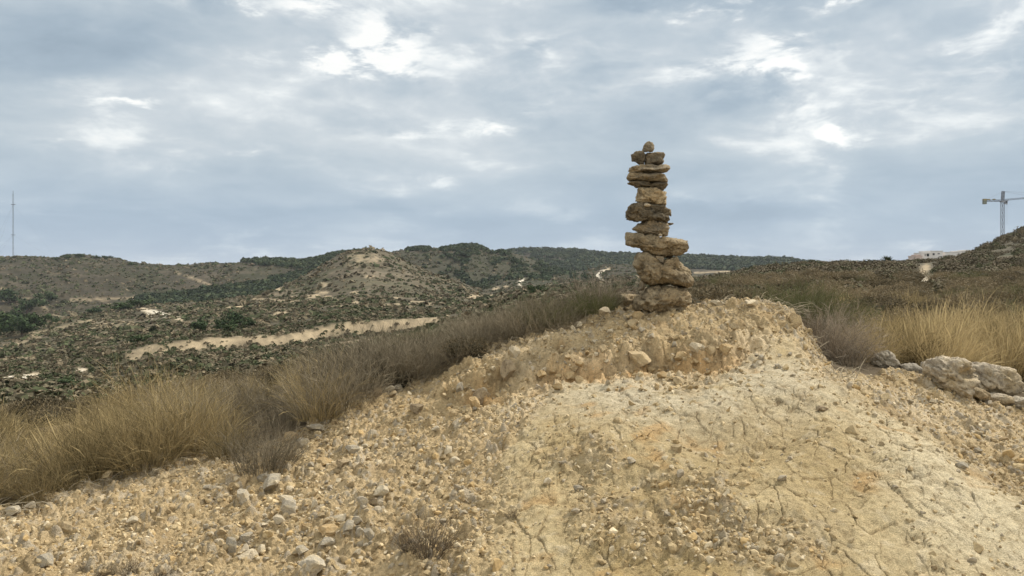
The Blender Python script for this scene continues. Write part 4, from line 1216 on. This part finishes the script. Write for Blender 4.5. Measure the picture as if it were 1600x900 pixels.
# pine woods: the far ridge, the gully behind the cone, the hilltop clump
def wood(name, n, box, size, lab, test=None):
    x0, x1, d0, d1 = box
    px = R.uniform(x0, x1, n); D = np.exp(R.uniform(np.log(d0), np.log(d1), n))
    py = pyof(ground_any(px, D), D)
    ok = test(px, py, D)
    px, D = px[ok], D[ok]
    pal = np.array([(.045, .06, .031), (.036, .05, .027), (.062, .073, .036)])
    s = R.uniform(.7, 1.25, len(px)) * size
    return blob_field(name, BW, px, D, s, pal[R.integers(3, size=len(px))] * R.uniform(.75, 1.25, (len(px), 1)), M_leaf, lab, 'pine wood', -.25)


wood('pine_forest', 9000, (740, 1290, 1000, 1640), 5.5, 'dark pine forest covering the farthest ridge behind the cairn', lambda px, py, D: (R.random(len(px)) < np.clip(.75 + fbm(px * .03, D * .01, 3, 530), 0, 1)) & ((px > 880) | (R.random(len(px)) < .4)))
wood('ridge_wood', 6500, (380, 640, 520, 790), 3.0, 'dark green wood on the ridge left behind the cone hill', lambda px, py, D: (py < np.interp(px, [380, 440, 500, 560, 600, 640], [411, 418, 421, 410, 400, 398]) + fbm(px * .05, D * .02, 3, 545) * 6) & (R.random(len(px)) < .75) & (px < 590))
wood('gully_wood', 9000, (215, 500, 430, 640), 3.6, 'green wood filling the gully in front of the left skyline ridge', lambda px, py, D: (py > np.interp(px, [215, 300, 400, 500], [466, 458, 444, 420]) + fbm(px * .05, D * .02, 3, 546) * 7) & (R.random(len(px)) < .6))
wood('hilltop_wood', 1100, (636, 752, 715, 770), 2.7, 'dark pine clump along the flat hilltop', lambda px, py, D: (px > 690) | ((px < 672) & (R.random(len(px)) < .6)))
wood('valley_wood', 3000, (660, 900, 540, 740), 2.8, 'dark thicket in the fold between the cone hill and the flat hilltop', lambda px, py, D: R.random(len(px)) < np.clip(.1 + fbm(px * .03, D * .02, 3, 540) * 1.4, 0, .6))


def pine(seed, n=520):
    g = np.random.default_rng(seed)
    lobes = [(np.array([g.normal(0, .28), g.normal(0, .28), g.uniform(.45, .95)]), g.uniform(.24, .42)) for _ in range(11)]
    Vs, Cs = [], []
    for i in range(n):
        c, r = lobes[i % len(lobes)]
        d = g.normal(size=3); d /= np.linalg.norm(d)
        p = c + d * r * g.uniform(.4, 1.0) * np.array([1, 1, .75])
        a = g.normal(size=3); a /= np.linalg.norm(a); b_ = np.cross(a, d); b_ /= np.linalg.norm(b_) + 1e-9
        a = np.cross(b_, d) * .7 + g.normal(size=3) * .3; q = .055
        Vs += [p - a * q - b_ * q, p + a * q - b_ * q, p + a * q + b_ * q, p - a * q + b_ * q]
        t = np.array([.04, .058, .026]) * g.uniform(.6, 1.6); Cs += [t] * 4
    crown = np_mesh('crown', np.array(Vs), np.arange(n * 4).reshape(-1, 4), M_pine, np.array(Cs))
    bm = bmesh.new()
    bm_bar(bm, (0, 0, -.1), (.02, .01, .3), .06); bm_bar(bm, (.02, .01, .28), (0, .02, .62), .042)
    for k in range(4):
        a = k * 1.6 + seed; bm_bar(bm, (.01, .01, .3 + k * .07), (.24 * math.cos(a), .24 * math.sin(a), .55 + k * .08), .022)
    tm = bpy.data.meshes.new('trunk'); bm.to_mesh(tm); bm.free(); tm.materials.append(M_bark)
    return crown, tm


PINES = [pine(60 + i) for i in range(5)]
# photo place of the foot, height and width in photo pixels
TREES = [
    (10, 524, 36, 40, 'dark pine at the far left of the valley pine group'), (34, 526, 34, 40, 'dark pine in the valley pine group, second from the photo edge'),
    (54, 516, 30, 34, 'dark pine at the right end of the valley pine group'), (22, 508, 26, 34, 'dark pine standing behind the valley pine group'),
    (42, 490, 26, 36, 'dark tree above the valley pine group'), (14, 476, 24, 34, 'dark tree on the slope at the left photo edge'), (76, 474, 20, 24, 'dark tree left of the pale terrace bank'),
    (216, 538, 16, 30, 'round dark green bush at the left end of the long chalk bank'), (313, 522, 27, 28, 'round dark green tree in the valley left of the pine pair'),
    (345, 518, 20, 22, 'pale green bushy tree left of the dark pine pair'), (370, 512, 26, 30, 'dark pine, taller of the pair behind the long chalk bank'),
    (388, 512, 18, 22, 'dark pine, lower of the pair behind the long chalk bank'), (356, 520, 16, 24, 'green bush under the pine pair'),
    (104, 603, 16, 28, 'round dark bush left of the white chalk patch'), (60, 626, 13, 40, 'green bush just behind the tall grass on the left'), (88, 504, 8, 14, 'small dark bush right of the valley pine group'),
    (188, 486, 15, 34, 'dark trees edge under the pale terrace bank, left one'), (215, 482, 14, 34, 'dark tree under the right end of the pale terrace bank'), (147, 490, 12, 24, 'small dark tree left of the trees under the terrace bank'),
    (833, 463, 19, 18, 'round dark pine beside the winding footpath'), (852, 466, 10, 22, 'low dark bush right of the pine by the footpath'),
    (962, 456, 16, 24, 'dark bush in the valley left of the cairn'), (984, 456, 16, 20, 'dark bush touching the left side of the cairn from behind'), (913, 436, 12, 8, 'slim dark pine left of the white track'),
    (919, 438, 8, 14, 'dark bush at the foot of the white track'), (418, 562, 8, 14, 'small dark bush below the long chalk bank'),
    (105, 405, 7, 12, 'skyline pine on the left ridge, left one'), (124, 402, 7, 14, 'skyline pine on top of the left ridge'), (150, 404, 6, 9, 'small skyline pine right of the ridge top pines'), (166, 406, 7, 12, 'skyline pine on the right shoulder of the left ridge'),
    (88, 407, 5, 9, 'small skyline bush left of the ridge top'), (205, 415, 6, 9, 'skyline bush where the left ridge dips'),
]
for i, (px, py, h, w, lab) in enumerate(TREES):
    D = hit_far(px, py, 42)
    s = D / F; cr, tm = PINES[i % 5]
    root = empty('pine_tree' if h > 12 else 'dark_bush', at(px, D, float(ground_far(px, D)) - h * s * (.12 if h > 12 else .38)))
    root.rotation_euler = (0, 0, i * 1.3)
    k = h * s * (.92 if h > 12 else 1.1); kw = w * s * .82
    root.scale = (kw, kw, k)
    tag(root, lab, 'tree' if h > 12 else 'bush')
    o = link('crown', cr, root); o = link('trunk', tm, root)

# spiky fan palms on the plateau skyline
def fan_palm(seed, n=70):
    g = np.random.default_rng(seed); Vs, Fs, Cs = [], [], []
    for i in range(n):
        a = g.uniform(0, 6.28); e = g.uniform(.1, 1.45)
        d = np.array([math.cos(a) * math.cos(e), math.sin(a) * math.cos(e), math.sin(e)])
        sd = np.cross(d, (0, 0, 1)); sd /= np.linalg.norm(sd) + 1e-9; L = g.uniform(.6, 1.05)
        if not Vs: Vs.append(np.zeros(3)); Cs.append(np.array([.055, .065, .03]))
        b0 = len(Vs)
        Vs += [d * L * .6 + sd * .06, d * L + np.array([0, 0, -.08]), d * L * .6 - sd * .06]
        Fs.append((0, b0, b0 + 1, b0 + 2)); Cs += [np.array([.055, .065, .03]) * g.uniform(.7, 1.5)] * 3
    return np_mesh('fan_palm', np.array(Vs), np.array(Fs), M_pine, np.array(Cs))


FP = fan_palm(3)
for px, D, h, lab in ((1386, 126, 14, 'spiky low palm on the skyline left of the white buildings'), (1366, 126, 6, 'tiny spiky plant on the skyline left of the spiky palm'), (1480, 287, 10, 'spiky dark plant standing before the white terrace wall'), (1500, 288, 6, 'dark bush before the right part of the white terrace wall')):
    o = link('fan_palm', FP); o.location = at(px, D, float(ground_far(px, D)) + (1.6 if D > 200 else .3)); s = h * D / F; o.scale = (s, s, s); tag(o, lab, 'palm')

# ---------------------------------------------------------------- white buildings beyond the plateau
DB = 288.0
kb = DB / F


def house(name, boxes, wins, lab, mat, D0):
    root = empty(name, at(boxes[0][0], D0, zof(406, D0)))
    tag(root, lab, 'building')
    ox, oy, oz = root.location
    k = D0 / F
    for (x0, x1, yt, yb, dep, off) in boxes:
        bm = bmesh.new()
        X0 = (x0 - 800) * k - ox; X1 = (x1 - 800) * k - ox; Z0 = zof(yb, D0) - oz; Z1 = zof(yt, D0) - oz
        bm_box(bm, X0, X1, off, off + dep, Z0 - 3.5, Z1)
        bmesh.ops.bevel(bm, geom=bm.edges[:], offset=.06, segments=1, affect='EDGES')
        w = bm_obj('wall', bm, mat, root)
        bm = bmesh.new(); bm_box(bm, X0 - .12, X1 + .12, off - .12, off + dep + .12, Z1 + .003, Z1 + .22); bm_obj('parapet', bm, mat, root)
    for (x0, x1, yt, yb, off) in wins:
        bm = bmesh.new(); bm_box(bm, (x0 - 800) * k - ox, (x1 - 800) * k - ox, off - .05, off + .1, zof(yb, D0) - oz, zof(yt, D0) - oz); bm_obj('window', bm, M_glass, root)
        bm = bmesh.new(); bm_box(bm, (x0 - .4 - 800) * k - ox, (x1 + .4 - 800) * k - ox, off - .12, off, zof(yb + .5, D0) - oz, zof(yb, D0) - oz - .003); bm_obj('sill', bm, mat, root)
    return root


house('flat_roofed_house', [(1443, 1456, 395.5, 405, 7, 0), (1456, 1476, 392.5, 405, 8, 1.2)], [(1448, 1451.5, 396.5, 400.5, 0), (1445, 1446.2, 397, 400, 0), (1460, 1463, 395.5, 398.5, 1.2), (1468, 1471, 395.5, 397, 1.2)],
      'white flat-roofed house with dark window openings beyond the plateau', M_white, DB)
house('white_terrace', [(1477, 1500, 394.5, 405, 6, 0), (1500, 1516, 392.5, 405, 5, 1.5), (1514, 1530, 391, 405, 4, 3)], [], 'long white stepped terrace wall right of the flat-roofed house', M_white, DB + 2)
house('pinkish_outbuilding', [(1430, 1441, 400.5, 406, 5, 0), (1436, 1442, 398.5, 406, 4, 1.5)], [], 'low pinkish outbuilding left of the white flat-roofed house', M_pinkw, DB - 4)

# ---------------------------------------------------------------- tower crane
DK = 450.0
kk = DK / F
zg = float(ground_far(1566.5, DK))
crane = tag(empty('tower_crane', at(1566.5, DK, zg)), 'tower crane on a lattice mast rising behind the right hill', 'crane')


def lattice(bm, a, b, w, n, t, tri=False):
    """square lattice girder from a to b with n bays"""
    a = Vector(a); b = Vector(b); d = (b - a); L = d.length
    q = d.to_track_quat('Z', 'Y')
    cs = [(-w / 2, -w / 2), (w / 2, -w / 2), (w / 2, w / 2), (-w / 2, w / 2)] if not tri else [(-w / 2, 0), (w / 2, 0), (0, w * .8)]
    P = lambda c, s: a + q @ Vector((c[0], c[1], s))
    for c in cs: bm_bar(bm, P(c, 0), P(c, L), t)
    for i in range(n):
        s0, s1 = L * i / n, L * (i + 1) / n
        for j in range(len(cs)):
            c0, c1 = cs[j], cs[(j + 1) % len(cs)]
            bm_bar(bm, P(c0, s0), P(c1, s1), t * .6) if i % 2 else bm_bar(bm, P(c1, s0), P(c0, s1), t * .6)
            bm_bar(bm, P(c0, s1), P(c1, s1), t * .6)


zj = zof(313.5, DK) - zg
ztop = zof(299, DK) - zg
bm = bmesh.new(); lattice(bm, (0, 0, 0), (0, 0, zj - .9), 1.5, 16, .14); bm_obj('mast', bm, M_crane, crane)
bm = bmesh.new(); bm_box(bm, -1.0, 1.0, -1.0, 1.0, zj - .9, zj - .1); bm_obj('slewing_ring', bm, M_steel, crane)
bm = bmesh.new(); lattice(bm, (0, 0, zj - .1), (.35, 0, ztop), 1.1, 5, .2); bm_obj('tower_head', bm, M_crane, crane)
bm = bmesh.new(); bm_box(bm, .7, 1.9, -1.6, -.2, zj - 2.0, zj - .3); cab = bm_obj('cab', bm, M_steel, crane)
bm = bmesh.new(); bm_box(bm, .8, 1.8, -1.66, -1.6, zj - 1.4, zj - .5); bm_obj('cab_window', bm, M_glass, cab)
bm = bmesh.new(); lattice(bm, (.6, 0, zj), (42, 0, zj + 3.6), 1.0, 30, .13, True); bm_obj('jib', bm, M_crane, crane)
bm = bmesh.new(); lattice(bm, (-.6, 0, zj), (-11, 0, zj), .9, 8, .16); bm_box(bm, -10.6, -.7, -.6, .6, zj - .45, zj - .3); bm_obj('counter_jib', bm, M_crane, crane)
bm = bmesh.new(); bm_box(bm, -11, -9.5, -.9, .9, zj - 2.0, zj + .1); bm_obj('counterweight', bm, M_conc, crane)
bm = bmesh.new(); bm_box(bm, -11.0, -9.4, -.95, .95, zj + .1, zj + 1.0); bm_box(bm, -8.6, -7.4, -.6, .6, zj + .3, zj + .9); bm_box(bm, -5.6, -4.2, -.4, .4, zj + .5, zj + 1.0); bm_obj('winch', bm, M_yellow, crane)
bm = bmesh.new(); bm_bar(bm, (.35, 0, ztop), (-9.8, 0, zj + .3), .07); bm_bar(bm, (.35, 0, ztop - .1), (16, 0, zj + 2.5), .08); bm_bar(bm, (.35, 0, ztop), (32, 0, zj + 3.6), .08); bm_obj('tie_cable', bm, M_steel, crane)
bm = bmesh.new(); bm_box(bm, 1.9, 3.0, -.5, .5, zj - .35, zj + .05); bm_obj('trolley', bm, M_steel, crane)
bm = bmesh.new(); bm_bar(bm, (2.4, 0, zj - .3), (2.4, 0, zj - 1.6), .06); bm_box(bm, 2.1, 2.7, -.2, .2, zj - 2.2, zj - 1.6); bm_bar(bm, (2.5, 0, zj - 2.2), (2.5, 0, zj - 13), .05); bm_obj('hook', bm, M_steel, crane)

# ---------------------------------------------------------------- radio mast
DM = 790.0
zg = float(ground_far(20.5, DM)); km = DM / F
mast = tag(empty('radio_mast', at(20.5, DM, zg)), 'tall thin guyed radio mast behind the left ridge', 'mast')
zt = zof(298, DM) - zg
bm = bmesh.new(); lattice(bm, (0, 0, 0), (0, 0, zt * .955), 1.1, 46, .14, True); bm_obj('lattice_tower', bm, M_mast, mast)
bm = bmesh.new(); bm_bar(bm, (0, 0, zt * .95), (0, 0, zt), .3); bm_obj('antenna', bm, M_mast, mast)
for py in (319.5, 367):
    zz = zof(py, DM) - zg
    bm = bmesh.new()
    for k in range(3):
        a = k * 2.094 + .5; bm_bar(bm, (0, 0, zz), (2.1 * math.cos(a), 2.1 * math.sin(a), zz), .3)
    for k in range(6):
        a, b_ = k * 1.047, (k + 1) * 1.047; bm_bar(bm, (1.9 * math.cos(a), 1.9 * math.sin(a), zz), (1.9 * math.cos(b_), 1.9 * math.sin(b_), zz), .35)
    bm_obj('platform', bm, M_mast, mast)
bm = bmesh.new()
for py in (319.5, 367):
    zz = zof(py, DM) - zg
    for k in range(3):
        a = k * 2.094 + .5; bm_bar(bm, (0, 0, zz), (40 * math.cos(a), 40 * math.sin(a), 0), .04)
bm_obj('guy_wire', bm, M_mast, mast)

# ---------------------------------------------------------------- sky
SUN_AZ, SUN_EL = math.radians(56), math.radians(44)      # azimuth from +Y towards +X
world = bpy.data.worlds.new('World'); scene.world = world; world.use_nodes = True
nt = world.node_tree; nt.nodes.clear(); L = nt.links


def setin(s, v):
    if isinstance(v, bpy.types.NodeSocket): L.new(v, s)
    else: s.default_value = v


def M(op, a, b=None, c=None, clamp=False):
    n = node(nt, 'ShaderNodeMath', operation=op); n.use_clamp = clamp
    setin(n.inputs[0], a)
    if b is not None: setin(n.inputs[1], b)
    if c is not None: setin(n.inputs[2], c)
    return n.outputs[0]


def smooth(lo, hi, x):
    n = node(nt, 'ShaderNodeMapRange', interpolation_type='SMOOTHSTEP')
    setin(n.inputs['Value'], x); n.inputs['From Min'].default_value = lo; n.inputs['From Max'].default_value = hi
    return n.outputs[0]


tc = node(nt, 'ShaderNodeTexCoord'); sp = node(nt, 'ShaderNodeSeparateXYZ'); L.new(tc.outputs['Generated'], sp.inputs[0])
dx, dy, dzc = sp.outputs
az = M('ARCTAN2', dx, dy)
el = M('ARCSINE', dzc)


def vec(x, y, z):
    n = node(nt, 'ShaderNodeCombineXYZ'); setin(n.inputs[0], x); setin(n.inputs[1], y); setin(n.inputs[2], z); return n.outputs[0]


def wn(v, scale, detail, rough=.55, dist=0.0):
    n = node(nt, 'ShaderNodeTexNoise'); L.new(v, n.inputs['Vector']); n.inputs['Scale'].default_value = scale
    n.inputs['Detail'].default_value = detail; n.inputs['Roughness'].default_value = rough; n.inputs['Distortion'].default_value = dist
    return n


# clouds on a plane overhead: flatter towards the horizon
dn_ = M('ADD', M('MAXIMUM', dzc, 0.0), .16)
pl = vec(M('DIVIDE', dx, dn_), M('DIVIDE', dy, dn_), 0.0)
st = vec(dx, dy, M('MULTIPLY', dzc, 2.6))
nL = wn(st, 1.9, 4, .5, .6); nA = wn(pl, 1.15, 9, .55, .5); nB = wn(st, 5.0, 8, .58, .35); nC = wn(st, 15.0, 7, .62, .4); nW = wn(st, 9.0, 5, .6, 0)
spw = node(nt, 'ShaderNodeSeparateColor'); L.new(nW.outputs['Color'], spw.inputs[0])
azw = M('MULTIPLY_ADD', M('SUBTRACT', spw.outputs[0], .5), .16, az)
elw = M('MULTIPLY_ADD', M('SUBTRACT', spw.outputs[1], .5), .085, el)


def blobs(items):
    tot = None
    for (px, py, rx, ry, amp, rot) in items:
        a0 = math.atan((px - 800) / F); e0 = math.atan((HY - py) / F * math.cos(a0))
        sx = rx / F * math.cos(a0) ** 2; sy = ry / F * math.cos(a0)
        ca, sa = math.cos(math.radians(rot)), math.sin(math.radians(rot))
        u = M('SUBTRACT', azw, a0); v = M('SUBTRACT', elw, e0)
        p = M('MULTIPLY', M('ADD', M('MULTIPLY', u, ca), M('MULTIPLY', v, sa)), 1 / sx)
        q = M('MULTIPLY', M('SUBTRACT', M('MULTIPLY', v, ca), M('MULTIPLY', u, sa)), 1 / sy)
        g = M('MULTIPLY', M('EXPONENT', M('MULTIPLY', M('MULTIPLY_ADD', p, p, M('MULTIPLY', q, q)), -1.0)), amp)
        tot = g if tot is None else M('ADD', tot, g)
    return tot


brightB = blobs([
    (575, 75, 75, 45, .9, 15), (600, 100, 110, 16, .6, 0), (480, 5, 70, 14, .6, 0), (345, 6, 55, 10, .7, 0), (770, 193, 75, 13, .7, 4), (640, 215, 40, 9, .35, 0),
    (217, 166, 44, 7, .6, 0), (62, 106, 65, 8, .35, -8), (250, 102, 45, 10, .25, 0), (1205, 92, 75, 42, .75, 20), (1240, 120, 26, 50, .5, 0), (1105, 100, 60, 22, .45, 10),
    (1308, 208, 22, 20, 1.5, 0), (1150, 6, 70, 10, 1.5, 0), (1330, 4, 90, 9, 1.6, 0), (400, 238, 45, 9, .5, 8), (300, 262, 60, 8, .3, 0), (470, 380, 160, 7, .5, 2), (370, 404, 110, 8, .45, 0),
    (100, 325, 100, 14, .3, 0), (1290, 300, 16, 130, .16, 0), (1320, 60, 14, 60, .2, 0), (230, 325, 80, 10, .35, 0), (1500, 385, 110, 10, .7, -6), (1180, 385, 200, 10, .25, 0), (1560, 75, 60, 50, .3, 20), (840, 90, 50, 25, .4, -30), (690, 290, 30, 8, .3, 0), (60, 215, 60, 8, .25, 0)])  # the tall narrow blobs paint faint sun shafts into the sky
darkB = blobs([
    (300, 60, 260, 45, .22, 0), (130, 130, 170, 60, .30, 0), (60, 215, 120, 40, .2, 0), (1000, 250, 260, 90, .10, 0), (560, 190, 90, 18, .45, -10), (930, 110, 110, 45, .28, 0), (1010, 0, 70, 14, .5, 0), (760, 345, 500, 22, .25, 0), (1180, 330, 110, 16, .40, 0),
    (1060, 320, 60, 10, .2, 0), (1450, 60, 120, 45, .2, 0), (1180, 150, 60, 30, .25, 0), (120, 70, 150, 25, .2, 0), (890, 300, 90, 25, .15, 0), (1350, 260, 200, 60, .1, 0)])
soft = smooth(.34, .66, nA.outputs['Fac'])
mid_ = smooth(.32, .70, nB.outputs['Fac'])
fine = smooth(.30, .72, nC.outputs['Fac'])
tex = M('ADD', M('MULTIPLY', mid_, .6), M('MULTIPLY', fine, .4))
bright = M('MULTIPLY', brightB, smooth(.22, .66, tex))
bright = M('ADD', bright, M('MULTIPLY', smooth(.55, .95, M('ADD', M('MULTIPLY', soft, .5), M('MULTIPLY', tex, .5))), .28))
dark = M('MULTIPLY', darkB, M('MULTIPLY_ADD', tex, .7, .5))


def wmix(a, b, f):
    return mixc(nt, a, b, f)


hz = smooth(0.0, .28, el)
v = M('MULTIPLY_ADD', M('SUBTRACT', nA.outputs['Fac'], .5), .75, .455)
v = M('MULTIPLY_ADD', M('SUBTRACT', nL.outputs['Fac'], .5), 1.0, v)
v = M('MULTIPLY_ADD', M('SUBTRACT', nB.outputs['Fac'], .5), M('MULTIPLY_ADD', hz, .42, .22), v)
v = M('MULTIPLY_ADD', M('SUBTRACT', nC.outputs['Fac'], .5), M('MULTIPLY_ADD', hz, .3, .12), v)
v = M('MULTIPLY_ADD', hz, .10, v)
v = M('MULTIPLY_ADD', bright, .62, v)
v = M('MULTIPLY_ADD', dark, -.62, v)
cr = ramp(nt, v, [(.12, (.27, .345, .42)), (.34, (.375, .46, .535)), (.52, (.49, .565, .62)), (.68, (.61, .665, .70)), (.86, (.84, .875, .875)), (1.0, (1.0, 1.0, .97))])
base = wmix(cr.outputs[0], wmix((.36, .475, .62), (.60, .70, .80), smooth(.25, .95, v)), M('MULTIPLY', M('SUBTRACT', 1.0, smooth(.02, .17, el)), .7))
base = wmix(base, (1.2, 1.17, 1.06), smooth(.8, 1.7, bright))
# added fill: unseen sky overhead and behind the camera made brighter and warmer
up = M('ADD', smooth(.38, .9, el), M('MULTIPLY', smooth(.1, -.7, dy), .8), clamp=True)
base = wmix(base, (.98, .94, .86), M('MULTIPLY', up, .55))
over = M('MULTIPLY_ADD', up, .5, 1.0)
sunv = (math.sin(SUN_AZ) * math.cos(SUN_EL), math.cos(SUN_AZ) * math.cos(SUN_EL), math.sin(SUN_EL))
bgc = node(nt, 'ShaderNodeBackground'); L.new(base, bgc.inputs['Color']); L.new(over, bgc.inputs['Strength'])
sky = node(nt, 'ShaderNodeTexSky', sky_type='NISHITA'); sky.sun_disc = False
sky.sun_elevation = SUN_EL; sky.sun_rotation = SUN_AZ
bgs = node(nt, 'ShaderNodeBackground'); L.new(sky.outputs[0], bgs.inputs['Color']); bgs.inputs['Strength'].default_value = .08
mx = node(nt, 'ShaderNodeMixShader'); mx.inputs[0].default_value = .90
L.new(bgs.outputs[0], mx.inputs[1]); L.new(bgc.outputs[0], mx.inputs[2])
out = node(nt, 'ShaderNodeOutputWorld'); L.new(mx.outputs[0], out.inputs['Surface'])

sun = bpy.data.lights.new('sun', 'SUN'); sun.energy = 4.2; sun.angle = math.radians(5); sun.color = (1.0, .95, .87)
so = bpy.data.objects.new('sun', sun); COL.objects.link(so)
so.rotation_euler = Vector(sunv).to_track_quat('Z', 'Y').to_euler()

# ---------------------------------------------------------------- camera
cam = bpy.data.cameras.new('camera'); cam.sensor_width = 36.0; cam.lens = 36.0 * F / 1600.0
cam.shift_y = -(450 - HY) / 1600.0; cam.clip_start = .05; cam.clip_end = 20000
co = bpy.data.objects.new('camera', cam); COL.objects.link(co); co.location = (0, 0, CZ); co.rotation_euler = (math.pi / 2, 0, 0)
scene.camera = co
scene.view_settings.view_transform = 'Standard'; scene.view_settings.look = 'None'
scene.view_settings.exposure = 0.12; scene.view_settings.gamma = 1.0
scene.cycles.max_bounces = 5; scene.cycles.diffuse_bounces = 3; scene.cycles.transparent_max_bounces = 4

# ---------------------------------------------------------------- air between here and the far ridges
m = bpy.data.materials.new('haze'); m.use_nodes = True; nt = m.node_tree; nt.nodes.clear()
pv = node(nt, 'ShaderNodeVolumePrincipled'); pv.inputs['Color'].default_value = (.86, .91, 1.0, 1); pv.inputs['Density'].default_value = HAZE
om = node(nt, 'ShaderNodeOutputMaterial'); nt.links.new(pv.outputs[0], om.inputs['Volume'])
bm = bmesh.new(); bm_box(bm, -22000, 22000, -400, 9600, -160, 140)
tag(bm_obj('haze', bm, m), 'thin pale haze over the valley', kind='stuff')
